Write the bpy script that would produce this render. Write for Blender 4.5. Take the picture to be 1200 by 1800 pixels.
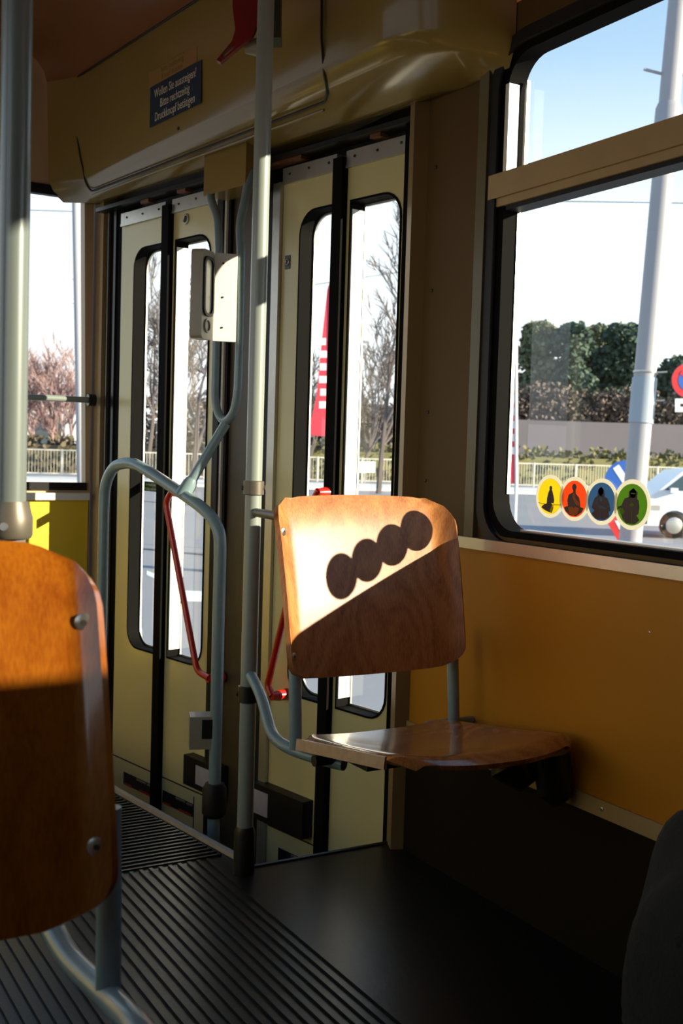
import bpy, bmesh, math, random
from mathutils import Vector, Matrix
from mathutils.geometry import tessellate_polygon
random.seed(7)
C = bpy.context.scene.collection
for o in list(bpy.data.objects): bpy.data.objects.remove(o)

# ------------------------------------------------------------ camera
FPX = 1950.0; EYE = 1.02
YAW = math.radians(30.15); PIT = math.radians(3.2); ROLL = 0.03
FW = Vector((math.sin(YAW)*math.cos(PIT), math.cos(YAW)*math.cos(PIT), -math.sin(PIT)))
_R = Vector((math.cos(YAW), -math.sin(YAW), 0)); _U = _R.cross(FW)
RT = _R*math.cos(ROLL) + _U*math.sin(ROLL); UP = _U*math.cos(ROLL) - _R*math.sin(ROLL)
EYEP = Vector((0, 0, EYE))
cd = bpy.data.cameras.new('camera'); cam = bpy.data.objects.new('camera', cd); C.objects.link(cam)
cd.sensor_fit = 'HORIZONTAL'; cd.sensor_width = 24; cd.lens = 24*FPX/1200
cd.clip_start = 0.02; cd.clip_end = 2000
cd.dof.use_dof = True; cd.dof.focus_distance = 2.5; cd.dof.aperture_fstop = 9
mm = Matrix((RT, UP, -FW)).transposed().to_4x4(); mm.translation = EYEP
cam.matrix_world = mm
bpy.context.scene.camera = cam
vs = bpy.context.scene.view_settings
vs.view_transform = 'Standard'; vs.look = 'None'; vs.gamma = 1; vs.use_curve_mapping = False; vs.exposure = 0.1

# ------------------------------------------------------------ sky and sun
W = bpy.data.worlds.new('sky'); bpy.context.scene.world = W; W.use_nodes = True
nt = W.node_tree; nt.nodes.clear()
tc = nt.nodes.new('ShaderNodeTexCoord'); sx = nt.nodes.new('ShaderNodeSeparateXYZ'); rp = nt.nodes.new('ShaderNodeValToRGB')
bg = nt.nodes.new('ShaderNodeBackground'); wo = nt.nodes.new('ShaderNodeOutputWorld')
nt.links.new(tc.outputs['Generated'], sx.inputs[0]); nt.links.new(sx.outputs['Z'], rp.inputs[0])
nt.links.new(rp.outputs[0], bg.inputs[0]); nt.links.new(bg.outputs[0], wo.inputs[0])
e = rp.color_ramp.elements
e[0].position = 0.0; e[0].color = (1.0, 1.0, 1.0, 1)
e[1].position = 1.0; e[1].color = (.16, .32, .62, 1)
for p, c in ((.20, (.84, .93, 1.0)), (.33, (.40, .58, .78)), (.48, (.22, .38, .62))):
    k = e.new(p); k.color = (*c, 1)
bg.inputs[1].default_value = 1.35
SUN_DIR = Vector((-.90, 1.0, -.405)).normalized()
sd = bpy.data.lights.new('sun', 'SUN'); sd.energy = 11.5; sd.color = (1, .88, .68); sd.angle = math.radians(.55)
so = bpy.data.objects.new('sun', sd); C.objects.link(so)
so.rotation_euler = SUN_DIR.to_track_quat('-Z', 'Y').to_euler(); so.location = (8, -10, 6)

# ------------------------------------------------------------ materials
def mat(name, col, rough=.5, metal=0, coat=0, spec=.5, noise=None, bump=None, emis=None):
    """noise=(scale, amount, colour2), bump=(scale, strength)"""
    m = bpy.data.materials.new(name); m.use_nodes = True; n = m.node_tree; b = n.nodes['Principled BSDF']
    b.inputs['Base Color'].default_value = (*col, 1); b.inputs['Roughness'].default_value = rough
    b.inputs['Metallic'].default_value = metal; b.inputs['Coat Weight'].default_value = coat
    b.inputs['Coat Roughness'].default_value = .12; b.inputs['Specular IOR Level'].default_value = spec
    t = n.nodes.new('ShaderNodeTexCoord')
    if noise:
        z = n.nodes.new('ShaderNodeTexNoise'); z.inputs['Scale'].default_value = noise[0]; z.inputs['Detail'].default_value = 5
        r = n.nodes.new('ShaderNodeValToRGB'); r.color_ramp.elements[0].position = .5-noise[1]; r.color_ramp.elements[1].position = .5+noise[1]
        r.color_ramp.elements[0].color = (*noise[2], 1); r.color_ramp.elements[1].color = (*col, 1)
        n.links.new(t.outputs['Object'], z.inputs['Vector']); n.links.new(z.outputs[0], r.inputs[0]); n.links.new(r.outputs[0], b.inputs['Base Color'])
    if bump:
        z = n.nodes.new('ShaderNodeTexNoise'); z.inputs['Scale'].default_value = bump[0]; z.inputs['Detail'].default_value = 4
        u = n.nodes.new('ShaderNodeBump'); u.inputs['Strength'].default_value = bump[1]; u.inputs['Distance'].default_value = .002
        n.links.new(t.outputs['Object'], z.inputs['Vector']); n.links.new(z.outputs[0], u.inputs['Height']); n.links.new(u.outputs[0], b.inputs['Normal'])
    return m

def wood_mat(name, c1, c2, rough=.28, coat=.6):
    m = mat(name, c1, rough, coat=coat, spec=.35); n = m.node_tree; b = n.nodes['Principled BSDF']
    N_ = n.nodes.new; L = n.links.new
    t = N_('ShaderNodeTexCoord')
    mp = N_('ShaderNodeMapping'); mp.inputs['Scale'].default_value = (5, 5, 2.2); z1 = N_('ShaderNodeTexNoise'); z1.inputs['Scale'].default_value = 1; z1.inputs['Detail'].default_value = 1.5
    k1 = N_('ShaderNodeMath'); k1.operation = 'MULTIPLY'; k1.inputs[1].default_value = 85; sn = N_('ShaderNodeMath'); sn.operation = 'SINE'
    mp2 = N_('ShaderNodeMapping'); mp2.inputs['Scale'].default_value = (220, 220, 11); z2 = N_('ShaderNodeTexNoise'); z2.inputs['Scale'].default_value = 1.5; z2.inputs['Detail'].default_value = 6
    mp3 = N_('ShaderNodeMapping'); mp3.inputs['Scale'].default_value = (26, 26, 5); z3 = N_('ShaderNodeTexNoise'); z3.inputs['Scale'].default_value = 1; z3.inputs['Detail'].default_value = 4
    L(t.outputs['Object'], mp.inputs[0]); L(mp.outputs[0], z1.inputs['Vector']); L(z1.outputs[0], k1.inputs[0]); L(k1.outputs[0], sn.inputs[0])
    L(t.outputs['Object'], mp2.inputs[0]); L(mp2.outputs[0], z2.inputs['Vector']); L(t.outputs['Object'], mp3.inputs[0]); L(mp3.outputs[0], z3.inputs['Vector'])
    a1 = N_('ShaderNodeMath'); a1.operation = 'MULTIPLY_ADD'; a1.inputs[1].default_value = .10     # sine * .1 + fibre
    a2 = N_('ShaderNodeMath'); a2.operation = 'MULTIPLY_ADD'; a2.inputs[1].default_value = .9
    L(z2.outputs[0], a2.inputs[0]); h_ = N_('ShaderNodeMath'); h_.operation = 'MULTIPLY'; h_.inputs[1].default_value = .7; L(z3.outputs[0], h_.inputs[0]); L(h_.outputs[0], a2.inputs[2])
    L(sn.outputs[0], a1.inputs[0]); L(a2.outputs[0], a1.inputs[2])
    r = N_('ShaderNodeValToRGB'); r.color_ramp.elements[0].position = .45; r.color_ramp.elements[1].position = 1.05
    r.color_ramp.elements[0].color = (*c2, 1); r.color_ramp.elements[1].color = (*c1, 1)
    L(a1.outputs[0], r.inputs[0]); L(r.outputs[0], b.inputs['Base Color'])
    return m

def glass_mat(name, tint=(.93, .96, .95), refl=1.0):
    m = bpy.data.materials.new(name); m.use_nodes = True; n = m.node_tree; n.nodes.clear()
    o = n.nodes.new('ShaderNodeOutputMaterial'); mx = n.nodes.new('ShaderNodeMixShader'); lw_ = n.nodes.new('ShaderNodeLayerWeight'); lw_.inputs[0].default_value = .5
    pw = n.nodes.new('ShaderNodeMath'); pw.operation = 'POWER'; pw.inputs[1].default_value = 5; fr = n.nodes.new('ShaderNodeMath'); fr.operation = 'MULTIPLY_ADD'; fr.inputs[1].default_value = .9; fr.inputs[2].default_value = .06
    n.links.new(lw_.outputs['Facing'], pw.inputs[0]); n.links.new(pw.outputs[0], fr.inputs[0])
    a = n.nodes.new('ShaderNodeBsdfTransparent'); a.inputs[0].default_value = (*tint, 1); g = n.nodes.new('ShaderNodeBsdfGlossy'); g.inputs['Roughness'].default_value = .02
    n.links.new(fr.outputs[0], mx.inputs[0]); n.links.new(a.outputs[0], mx.inputs[1]); n.links.new(g.outputs[0], mx.inputs[2]); n.links.new(mx.outputs[0], o.inputs[0])
    return m

M = {
 'ivory': mat('ivory_olive_paint', (.72, .63, .31), .33, coat=.25, noise=(6, .5, (.67, .585, .28)), bump=(40, .08)),
 'header': mat('beige_moulded_plastic', (.29, .20, .055), .26, coat=.55, spec=.4, noise=(3, .5, (.26, .175, .046)), bump=(25, .06)),
 'ceiling': mat('ochre_ceiling_laminate', (.26, .10, .036), .30, coat=.3, noise=(2, .5, (.23, .085, .03))),
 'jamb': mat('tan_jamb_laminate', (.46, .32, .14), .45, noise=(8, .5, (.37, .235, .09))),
 'orange': mat('orange_wall_laminate', (.52, .205, .005), .5, spec=.3, noise=(5, .5, (.49, .185, .005)), bump=(60, .05)),
 'yellow': mat('yellow_panel', (.80, .55, .03), .45, noise=(4, .5, (.74, .5, .03))),
 'brown': mat('brown_wall_laminate', (.115, .066, .018), .6, spec=.2, noise=(7, .5, (.095, .053, .014))),
 'darkbrown': mat('dark_brown_kick_panel', (.014, .009, .0045), .7, spec=.08, noise=(9, .5, (.016, .010, .005))),
 'rubber': mat('black_rubber', (.009, .008, .007), .5, spec=.25, noise=(30, .5, (.018, .015, .013))),
 'rubber_matt': mat('dull_black_rubber', (.005, .0045, .004), .8, spec=.08, noise=(30, .5, (.004, .0035, .003))),
 'black': mat('black_metal', (.010, .010, .010), .35, noise=(30, .5, (.016, .014, .012))),
 'alu': mat('brushed_aluminium', (.60, .58, .52), .38, metal=.8, noise=(40, .5, (.5, .48, .43))),
 'white_alu': mat('white_painted_aluminium', (.80, .78, .70), .4, noise=(30, .5, (.76, .74, .66))),
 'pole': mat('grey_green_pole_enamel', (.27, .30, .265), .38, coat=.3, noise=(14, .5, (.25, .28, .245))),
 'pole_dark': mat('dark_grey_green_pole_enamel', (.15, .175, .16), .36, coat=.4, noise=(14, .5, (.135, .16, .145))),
 'tube': mat('grey_blue_tube_enamel', (.22, .31, .32), .34, coat=.3, noise=(50, .25, (.19, .27, .28))),
 'clamp': mat('worn_grey_clamp_metal', (.13, .11, .08), .45, metal=.4, noise=(60, .4, (.14, .12, .09))),
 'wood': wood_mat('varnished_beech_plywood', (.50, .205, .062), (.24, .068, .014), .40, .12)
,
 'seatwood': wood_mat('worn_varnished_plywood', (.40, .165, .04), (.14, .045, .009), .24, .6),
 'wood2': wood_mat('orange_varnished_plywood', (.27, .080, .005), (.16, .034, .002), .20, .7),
 'ply_edge': mat('worn_pale_plywood_edge', (.62, .42, .28), .35, noise=(60, .4, (.45, .26, .14))),
 'screw': mat('steel_screw', (.55, .53, .48), .3, metal=.9, noise=(80, .5, (.4, .38, .33))),
 'hole': mat('dark_screw_recess', (.02, .018, .015), .6, noise=(80, .5, (.03, .02, .015))),
 'red': mat('red_enamel', (.62, .022, .008), .28, coat=.5, noise=(20, .5, (.56, .018, .007))),
 'red_dark': mat('deep_red_plastic', (.25, .012, .008), .35, noise=(20, .5, (.21, .01, .007))),
 'floor': mat('dark_ribbed_rubber_floor', (.012, .011, .010), .32, spec=.24, noise=(15, .5, (.010, .0095, .008)), bump=(90, .15)),
 'floor_edge': mat('worn_metal_step_edge', (.26, .25, .245), .45, metal=.2, noise=(40, .5, (.17, .16, .155))),
 'grey_box': mat('grey_metal_box', (.36, .33, .26), .42, noise=(25, .5, (.28, .25, .19))),
 'reflector': mat('pale_grey_reflector_tape', (.50, .46, .48), .4, noise=(50, .4, (.40, .37, .40))),
 'cabinet': mat('dark_cabinet_laminate', (.045, .032, .02), .5, noise=(9, .5, (.035, .025, .016))),
 'navy': mat('navy_sticker_vinyl', (.012, .045, .085), .4, noise=(20, .5, (.010, .038, .075))),
 'cream': mat('cream_print', (.78, .70, .52), .5, noise=(20, .5, (.72, .64, .47))),
 'st_white': mat('sticker_cream_white', (.88, .85, .72), .5, noise=(20, .5, (.84, .81, .68))),
 'st_brown': mat('sticker_dark_brown_print', (.035, .008, .006), .5, noise=(20, .5, (.03, .007, .005))),
 'fabric': mat('charcoal_fabric', (.012, .014, .014), .9, noise=(60, .5, (.008, .009, .009)), bump=(200, .6)),
 'glass': glass_mat('clear_window_glass'),
}
GREEN_ST = mat('dark_green_label', (.03, .10, .03), .4, noise=(20, .5, (.025, .085, .025)))

def backlit(m, k=.55):
    n = m.node_tree; b = n.nodes['Principled BSDF']; o = n.nodes['Material Output']; tr = n.nodes.new('ShaderNodeBsdfTranslucent'); mx = n.nodes.new('ShaderNodeMixShader')
    mx.inputs[0].default_value = k; tr.inputs[0].default_value = b.inputs['Base Color'].default_value
    n.links.new(b.outputs[0], mx.inputs[1]); n.links.new(tr.outputs[0], mx.inputs[2]); n.links.new(mx.outputs[0], o.inputs[0]); return m
backlit(M['st_white'])
# ------------------------------------------------------------ helpers
def link(name, me, m, parent=None, sharp=35):
    me.materials.append(m if not isinstance(m, str) else M[m])
    for p in me.polygons: p.use_smooth = True
    me.set_sharp_from_angle(angle=math.radians(sharp))
    o = bpy.data.objects.new(name, me); C.objects.link(o)
    if parent is not None: o.parent = parent
    return o
def thing(name, label, cat, loc=(0, 0, 0), group=None, kind=None):
    o = bpy.data.objects.new(name, None); C.objects.link(o); o.location = loc; o.empty_display_size = .05
    bpy.context.view_layer.update()
    return tag(o, label, cat, group, kind)
def tag(o, label, cat, group=None, kind=None):
    o['label'] = label; o['category'] = cat
    if group: o['group'] = group
    if kind: o['kind'] = kind
    return o
def finish(name, bm, m, parent=None, sharp=35, bevel=0, segs=2, origin=None):
    """world-space bmesh -> object; its geometry is moved into the parent's / its own origin"""
    if bevel:
        ed = [e_ for e_ in bm.edges if len(e_.link_faces) == 2 and e_.calc_face_angle(0) > .5]
        bmesh.ops.bevel(bm, geom=ed, offset=bevel, segments=segs, profile=.5, affect='EDGES', clamp_overlap=True)
    bmesh.ops.recalc_face_normals(bm, faces=bm.faces)
    off = Vector(origin) if origin is not None else Vector((0, 0, 0))
    pw = Vector((0, 0, 0)); q = parent
    while q is not None: pw += q.location; q = q.parent
    if origin is None and parent is None and len(bm.verts):
        lo = Vector((min(v.co[i] for v in bm.verts) for i in range(3))); hi = Vector((max(v.co[i] for v in bm.verts) for i in range(3)))
        off = Vector(((lo.x+hi.x)/2, (lo.y+hi.y)/2, lo.z))
    if origin is None and parent is not None: off = pw.copy()
    for v in bm.verts: v.co -= off
    me = bpy.data.meshes.new(name); bm.to_mesh(me); bm.free()
    o = link(name, me, m, parent, sharp); o.location = off - pw
    return o
class Fr:
    """local frame: origin, u, v, w = u x v"""
    def __init__(s, o, u, v): s.o = Vector(o); s.u = Vector(u).normalized(); s.v = Vector(v).normalized(); s.w = s.u.cross(s.v)
    def __call__(s, a, b, c=0): return s.o + s.u*a + s.v*b + s.w*c
WORLD = Fr((0, 0, 0), (1, 0, 0), (0, 1, 0))
def add_plate(bm, fr, outer, holes=(), w0=0, w1=.01):
    loops = [list(outer)] + [list(h) for h in holes]
    if len(loops) == 2 and len(loops[0]) == len(loops[1]) and len(loops[0]) > 8:      # a ring: matching loops
        n = len(loops[0]); V = [[[bm.verts.new(fr(p[0], p[1], w)) for p in l] for w in (w0, w1)] for l in loops]
        for i in range(n):
            j = (i+1) % n
            for q in ((V[0][0][i], V[0][0][j], V[1][0][j], V[1][0][i]), (V[0][1][i], V[0][1][j], V[1][1][j], V[1][1][i]),
                      (V[0][0][i], V[0][0][j], V[0][1][j], V[0][1][i]), (V[1][0][i], V[1][0][j], V[1][1][j], V[1][1][i])): bm.faces.new(q)
        return bm
    if len(loops) > 1:
        t_ = bmesh.new()
        for l in loops:
            vv = [t_.verts.new((p[0], p[1], 0)) for p in l]
            for i in range(len(l)): t_.edges.new((vv[i], vv[(i+1) % len(l)]))
        bmesh.ops.triangle_fill(t_, edges=t_.edges[:], use_dissolve=False, use_beauty=True, normal=(0, 0, 1))
        t_.verts.index_update(); A = [bm.verts.new(fr(v.co.x, v.co.y, w0)) for v in t_.verts]; B = [bm.verts.new(fr(v.co.x, v.co.y, w1)) for v in t_.verts]
        for f in t_.faces:
            for S in (A, B): bm.faces.new([S[v.index] for v in f.verts])
        k = 0
        for l in loops:
            n = len(l)
            for i in range(n):
                j = (i+1) % n; bm.faces.new([A[k+i], A[k+j], B[k+j], B[k+i]])
            k += n
        t_.free(); return bm
    flat = [p for l in loops for p in l]
    tri = tessellate_polygon([[Vector((p[0], p[1], 0)) for p in l] for l in loops])
    A = [bm.verts.new(fr(p[0], p[1], w0)) for p in flat]; B = [bm.verts.new(fr(p[0], p[1], w1)) for p in flat]
    for t in tri:
        for S in (A, B):
            try: bm.faces.new([S[i] for i in t])
            except ValueError: pass
    k = 0
    for l in loops:
        n = len(l)
        for i in range(n):
            j = (i+1) % n
            bm.faces.new([A[k+i], A[k+j], B[k+j], B[k+i]])
        k += n
    return bm
def add_box(bm, fr, a0, a1, b0, b1, c0, c1):
    v = [bm.verts.new(fr(a, b, c)) for a in (a0, a1) for b in (b0, b1) for c in (c0, c1)]
    for f in ((0, 1, 3, 2), (4, 6, 7, 5), (0, 4, 5, 1), (2, 3, 7, 6), (0, 2, 6, 4), (1, 5, 7, 3)): bm.faces.new([v[i] for i in f])
    return bm
def rrect(x0, x1, y0, y1, r, n=6, corners=(1, 1, 1, 1)):
    """ccw rounded rectangle; corners bl br tr tl"""
    out = []
    for (cx, cy, a0, on, px, py) in ((x0+r, y0+r, 180, corners[0], x0, y0), (x1-r, y0+r, 270, corners[1], x1, y0), (x1-r, y1-r, 0, corners[2], x1, y1), (x0+r, y1-r, 90, corners[3], x0, y1)):
        if not on: out.append((px, py)); continue
        for i in range(n+1):
            a = math.radians(a0 + 90*i/n); out.append((cx + r*math.cos(a), cy + r*math.sin(a)))
    return out
def circ(cx, cy, rx, ry=None, n=32): ry = ry or rx; return [(cx+rx*math.cos(2*math.pi*i/n), cy+ry*math.sin(2*math.pi*i/n)) for i in range(n)]
def fillet(pts, r, n=6):
    pts = [Vector(p) for p in pts]; out = [pts[0]]
    for i in range(1, len(pts)-1):
        a, b, c = pts[i-1], pts[i], pts[i+1]
        rr = min(r if not isinstance(r, (list, tuple)) else r[i-1], (a-b).length*.48, (c-b).length*.48)
        p, q = b+(a-b).normalized()*rr, b+(c-b).normalized()*rr
        for k in range(n+1):
            t = k/n; out.append(p*(1-t)**2 + b*2*t*(1-t) + q*t*t)
    out.append(pts[-1]); return out
def add_tube(bm, pts, r, n=16, cap=True, sq=None):
    pts = [Vector(p) for p in pts]; rs = r if isinstance(r, (list, tuple)) else [r]*len(pts)
    T0 = (pts[1]-pts[0]).normalized(); ref = Vector((0, 0, 1)) if abs(T0.z) < .9 else Vector((1, 0, 0))
    N = (ref - T0*ref.dot(T0)).normalized(); rings = []
    for i, p in enumerate(pts):
        T = (pts[min(i+1, len(pts)-1)] - pts[max(i-1, 0)]).normalized()
        N = (N - T*N.dot(T)).normalized(); B = T.cross(N)
        ring = []
        for k in range(n):
            a = 2*math.pi*k/n; ca, sa = math.cos(a), math.sin(a)
            ring.append(bm.verts.new(p + (N*ca + B*sa*(sq or 1))*rs[i]))
        rings.append(ring)
    for i in range(len(rings)-1):
        for k in range(n): bm.faces.new([rings[i][k], rings[i][(k+1) % n], rings[i+1][(k+1) % n], rings[i+1][k]])
    if cap: bm.faces.new(rings[0][::-1]); bm.faces.new(rings[-1])
    return bm
def plate(name, fr, outer, holes, w0, w1, m, parent=None, bevel=0): return finish(name, add_plate(bmesh.new(), fr, outer, holes, w0, w1), m, parent, bevel=bevel)
def box(name, fr, dims, m, parent=None, bevel=0): return finish(name, add_box(bmesh.new(), fr, *dims), m, parent, bevel=bevel)
def tube(name, pts, r, m, parent=None, n=16, fr_=None, sq=None): return finish(name, add_tube(bmesh.new(), fillet(pts, fr_) if fr_ else pts, r, n, sq=sq), m, parent)
def screw(fr, a, b, w, r, parent, name='screw', hole=True):
    o = finish(name, add_tube(bmesh.new(), [fr(a, b, w-.001), fr(a, b, w+r*.25), fr(a, b, w+r*.35)], [r, r*.95, r*.7], 14), 'screw', parent)
    return o
def add_text(fr, text, a, b, size, w, m, parent, name='lettering', align='CENTER', sx_=1.0):
    cu = bpy.data.curves.new('t', 'FONT'); cu.body = text; cu.size = size; cu.align_x = align; cu.extrude = .0002; cu.resolution_u = 3
    ob = bpy.data.objects.new('t', cu); C.objects.link(ob); bpy.context.view_layer.update()
    me = bpy.data.meshes.new_from_object(ob.evaluated_get(bpy.context.evaluated_depsgraph_get()))
    bpy.data.objects.remove(ob)
    bm = bmesh.new(); bm.from_mesh(me)
    for v in bm.verts: v.co = fr(a + v.co.x*sx_, b + v.co.y, w + v.co.z)
    bm2 = bm; me2 = None
    bpy.data.meshes.remove(me)
    return finish(name, bm2, m, parent)
def pix(x, y, d):       # the point at forward distance d on the sight line of the photo's pixel
    return EYEP + (FW + RT*(x-600)/FPX - UP*(y-900)/FPX)*d
def gpix(x, d, z=-.9):  # the point of the ground under column x at distance d
    p = pix(x, 790, d); return Vector((p.x, p.y, z))

# ------------------------------------------------------------ frames of the place
A_ = math.radians(10.9); DX, DY = 1.60, 2.41
DU = Vector((math.sin(A_), -math.cos(A_), 0))                   # along the door wall towards the camera
DR = Fr((DX, DY, 0), DU, (0, 0, 1))                             # local a = -t, b = z, w = inwards
XW = 1.57
RW = Fr((XW, 0, 0), (0, -1, 0), (0, 0, 1))                      # right wall: a = -Y, b = z, w = inwards (-X)
BW = Fr((0, 4.05, 0), (1, 0, 0), (0, 0, 1))                     # rear wall: a = X, b = z, w = towards camera (-Y)
def tb(t0, t1): return (-t1, -t0)
def dp(px, py, off):   # point on the door wall plane, off metres inside it
    d = FW + RT*(px-600)/FPX - UP*(py-900)/FPX
    s = (DR.o + DR.w*off - EYEP).dot(DR.w)/d.dot(DR.w); return EYEP + d*s


# ------------------------------------------------------------ setting: floor
tmpl = []
bm = bmesh.new()
EB = 2.385; RIBY = 2.475
edgeA = [(1.163, EB), (1.068, 3.03), (.95, 3.86), (.94, 4.05)]
add_plate(bm, WORLD, [(-.68, -2.5), (1.57, -2.5), (1.57, EB), (1.163, EB), (1.068, 3.03), (.95, 3.86), (.94, 4.05), (-.68, 4.05)], [], -.03, 0)
x = -.66
while x < 1.10:      # ribs along the car
    yend = RIBY
    add_plate(bm, WORLD, [(x, -1.2), (x+.0085, -1.2), (x+.0085, yend), (x, yend)], [], -.001, .005)
    x += .0245
y = RIBY+.012
while y < 4.02:      # ribs across, beyond the joint
    xe = 1.15 - (y-2.475)*.148 - .02
    add_plate(bm, WORLD, [(-.66, y), (xe, y), (xe, y+.008), (-.66, y+.008)], [], -.001, .0042)
    y += .0225
fl = finish('floor', bm, 'floor', origin=(0, 0, 0)); tag(fl, 'dark ribbed rubber floor of the tram between the seats and the doors', 'floor', kind='structure')
bm = bmesh.new()
add_tube(bm, [(1.163, EB+.01, .002), (1.068, 3.03, .002), (.95, 3.86, .002)], .012, 8)
o = finish('trim_1', bm, 'floor_edge'); tag(o, 'worn metal edge strip along the step in front of the doors', 'edge strip', kind='structure')
bm = bmesh.new()
add_tube(bm, [(1.163, EB, -.001), (1.57, EB, -.001)], .007, 8)
o = finish('trim_2', bm, 'black'); tag(o, 'dark edge of the floor platform in front of the right door', 'edge strip', kind='structure')
bm = bmesh.new()
add_plate(bm, WORLD, [(.9, 2.3), (1.75, 2.3), (1.4, 4.3), (.8, 4.3)], [], -.34, -.31)
add_plate(bm, WORLD, [(1.163, EB-.01), (1.62, EB-.01), (1.62, EB), (1.163, EB)], [], -.32, -.01)
v = [(1.155, EB), (1.165, EB), (.96, 3.86), (.95, 3.86)]
add_plate(bm, WORLD, v, [], -.32, -.012)
o = finish('floor_step_well', bm, 'black'); tag(o, 'sunken dark step well between the floor edge and the doors', 'step well', kind='structure')

# ------------------------------------------------------------ setting: right wall and window
GX = .05                       # glass lies this far outside the inner wall face
w1_open = rrect(-2.055, -1.22, .835, 1.935, .085, 8)
w2_open = rrect(-.50, 1.25, 1.20, 1.86, .05, 6)  # unseen window, sill raised to hold back sun and sky light
bm = bmesh.new()
add_plate(bm, RW, [(-2.335, .80), (2.5, .80), (2.5, 2.02), (-2.335, 2.02)], [w1_open, w2_open], -.045, 0)
o = finish('wall_right', bm, 'brown'); tag(o, 'brown side wall around the large right window', 'wall', kind='structure')
wall_right = o
for y_, z_ in ((2.29, 1.72), (2.29, 1.42), (2.29, 1.12), (2.12, 1.72), (2.12, 1.52), (2.12, 1.32), (2.12, 1.12), (2.12, .93), (2.29, .95)):
    finish('rivet', add_tube(bmesh.new(), [RW(-y_, z_, 0), RW(-y_, z_, .002), RW(-y_, z_, .003)], [.0045, .004, .002], 10), 'black', wall_right)
# vertical post profile beside the window
bm = bmesh.new()
add_plate(bm, RW, [(-2.105, .82), (-2.070, .82), (-2.070, 2.0), (-2.105, 2.0)], [], 0, .014)
o = finish('trim_3', bm, mat('olive_post_enamel', (.12, .10, .04), .4, coat=.1, spec=.3, noise=(9, .5, (.15, .13, .065))), bevel=.005, segs=3)
tag(o, 'dark olive vertical post profile at the left edge of the side window', 'post', kind='structure')
bm = bmesh.new(); add_plate(bm, RW, [(-2.335, -.35), (2.5, -.35), (2.5, .80), (-2.335, .80)], [], -.045, 0)
o = finish('wall_right_lower', bm, 'orange'); tag(o, 'orange laminate wall panel below the side window', 'wall panel', kind='structure')
screw(RW, -2.28, .60, 0, .006, o, 'rivet')
screw(RW, -1.52, .69, 0, .0025, o, 'rivet')
bm = bmesh.new(); add_box(bm, RW, -2.16, 2.5, .800, .826, 0, .020)
o = finish('trim_4', bm, 'alu', bevel=.006, segs=3); tag(o, 'rounded aluminium sill rail under the side window', 'sill', kind='structure')
bm = bmesh.new(); add_box(bm, RW, -2.335, 2.5, 0, .300, 0, .004)
o = finish('baseboard_right', bm, 'darkbrown'); tag(o, 'dark brown kick panel along the foot of the orange wall', 'baseboard', kind='structure')
bm = bmesh.new(); add_box(bm, RW, -2.335, 2.5, .300, .335, 0, .006)
o = finish('trim_5', bm, 'jamb', bevel=.002); tag(o, 'narrow beige strip between orange wall and dark kick panel', 'strip', kind='structure')
for y_ in (1.62, 1.30, 1.95): screw(RW, -y_, .318, .006, .005, o, 'rivet')

win = thing('window_1', 'large side window with a sliding upper pane, on the right', 'window', (XW, 1.40, .84), kind='structure')
# rounded outer rubber frame
def ring(name, fr, x0, x1, y0, y1, r, wd, w0, w1, m, parent, corners=(1, 1, 1, 1), bevel=0):
    return plate(name, fr, rrect(x0-wd, x1+wd, y0-wd, y1+wd, r+wd, 8, corners), [rrect(x0, x1, y0, y1, r, 8, corners)], w0, w1, m, parent, bevel)
ring('outer_seal', RW, -2.040, -1.23, .826, 1.925, .085, .028, -.005, .010, 'rubber', win, bevel=.004)
ring('inner_seal', RW, -2.020, -1.25, .850, 1.908, .075, .022, -GX, -.002, 'rubber_matt', win)
box('sash_divider', RW, (-2.062, -1.21, 1.598, 1.652, -.045, .012), 'jamb', win, bevel=.005)
box('divider_lip', RW, (-2.045, -1.21, 1.580, 1.598, -.045, .004), 'jamb', win, bevel=.002)
box('divider_seal', RW, (-2.015, -1.21, 1.570, 1.582, -.048, -.004), 'rubber', win)
box('sash_stile', RW, (-2.026, -2.013, 1.652, 1.85, -.030, .0), 'white_alu', win, bevel=.004)
box('sash_inner_stile', RW, (-2.008, -2.000, 1.655, 1.86, -.049, -.040), 'alu', win)
box('glazing_bead', RW, (-2.020, -2.017, .93, 1.575, -.049, -.040), 'alu', win)
plate('bottom_bead', RW, [(-1.94, .850), (-1.25, .850), (-1.25, .854), (-1.94, .854)], [], -.048, -.020, 'alu', win)
for (b0, b1, nm) in ((.86, 1.6, 'pane'), (1.6, 1.92, 'upper_pane')):
    bm = bmesh.new(); vv = [bm.verts.new(RW(a, b, -GX)) for a, b in ((-2.03, b0), (-1.24, b0), (-1.24, b1), (-2.03, b1))]; bm.faces.new(vv)
    finish(nm, bm, 'glass', win)
w2 = thing('window_2', 'further side window beside the photographer, outside the frame, its sill raised to cut the light', 'window', (XW, -.4, 1.4), kind='structure')
ring('seal', RW, -.49, 1.24, 1.21, 1.85, .05, .02, -.04, .006, 'rubber', w2)
bm = bmesh.new(); vv = [bm.verts.new(RW(a, b, -.04)) for a, b in ((-.5, 1.2), (1.25, 1.2), (1.25, 1.86), (-.5, 1.86))]; bm.faces.new(vv)
finish('pane', bm, 'glass', w2)

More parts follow.
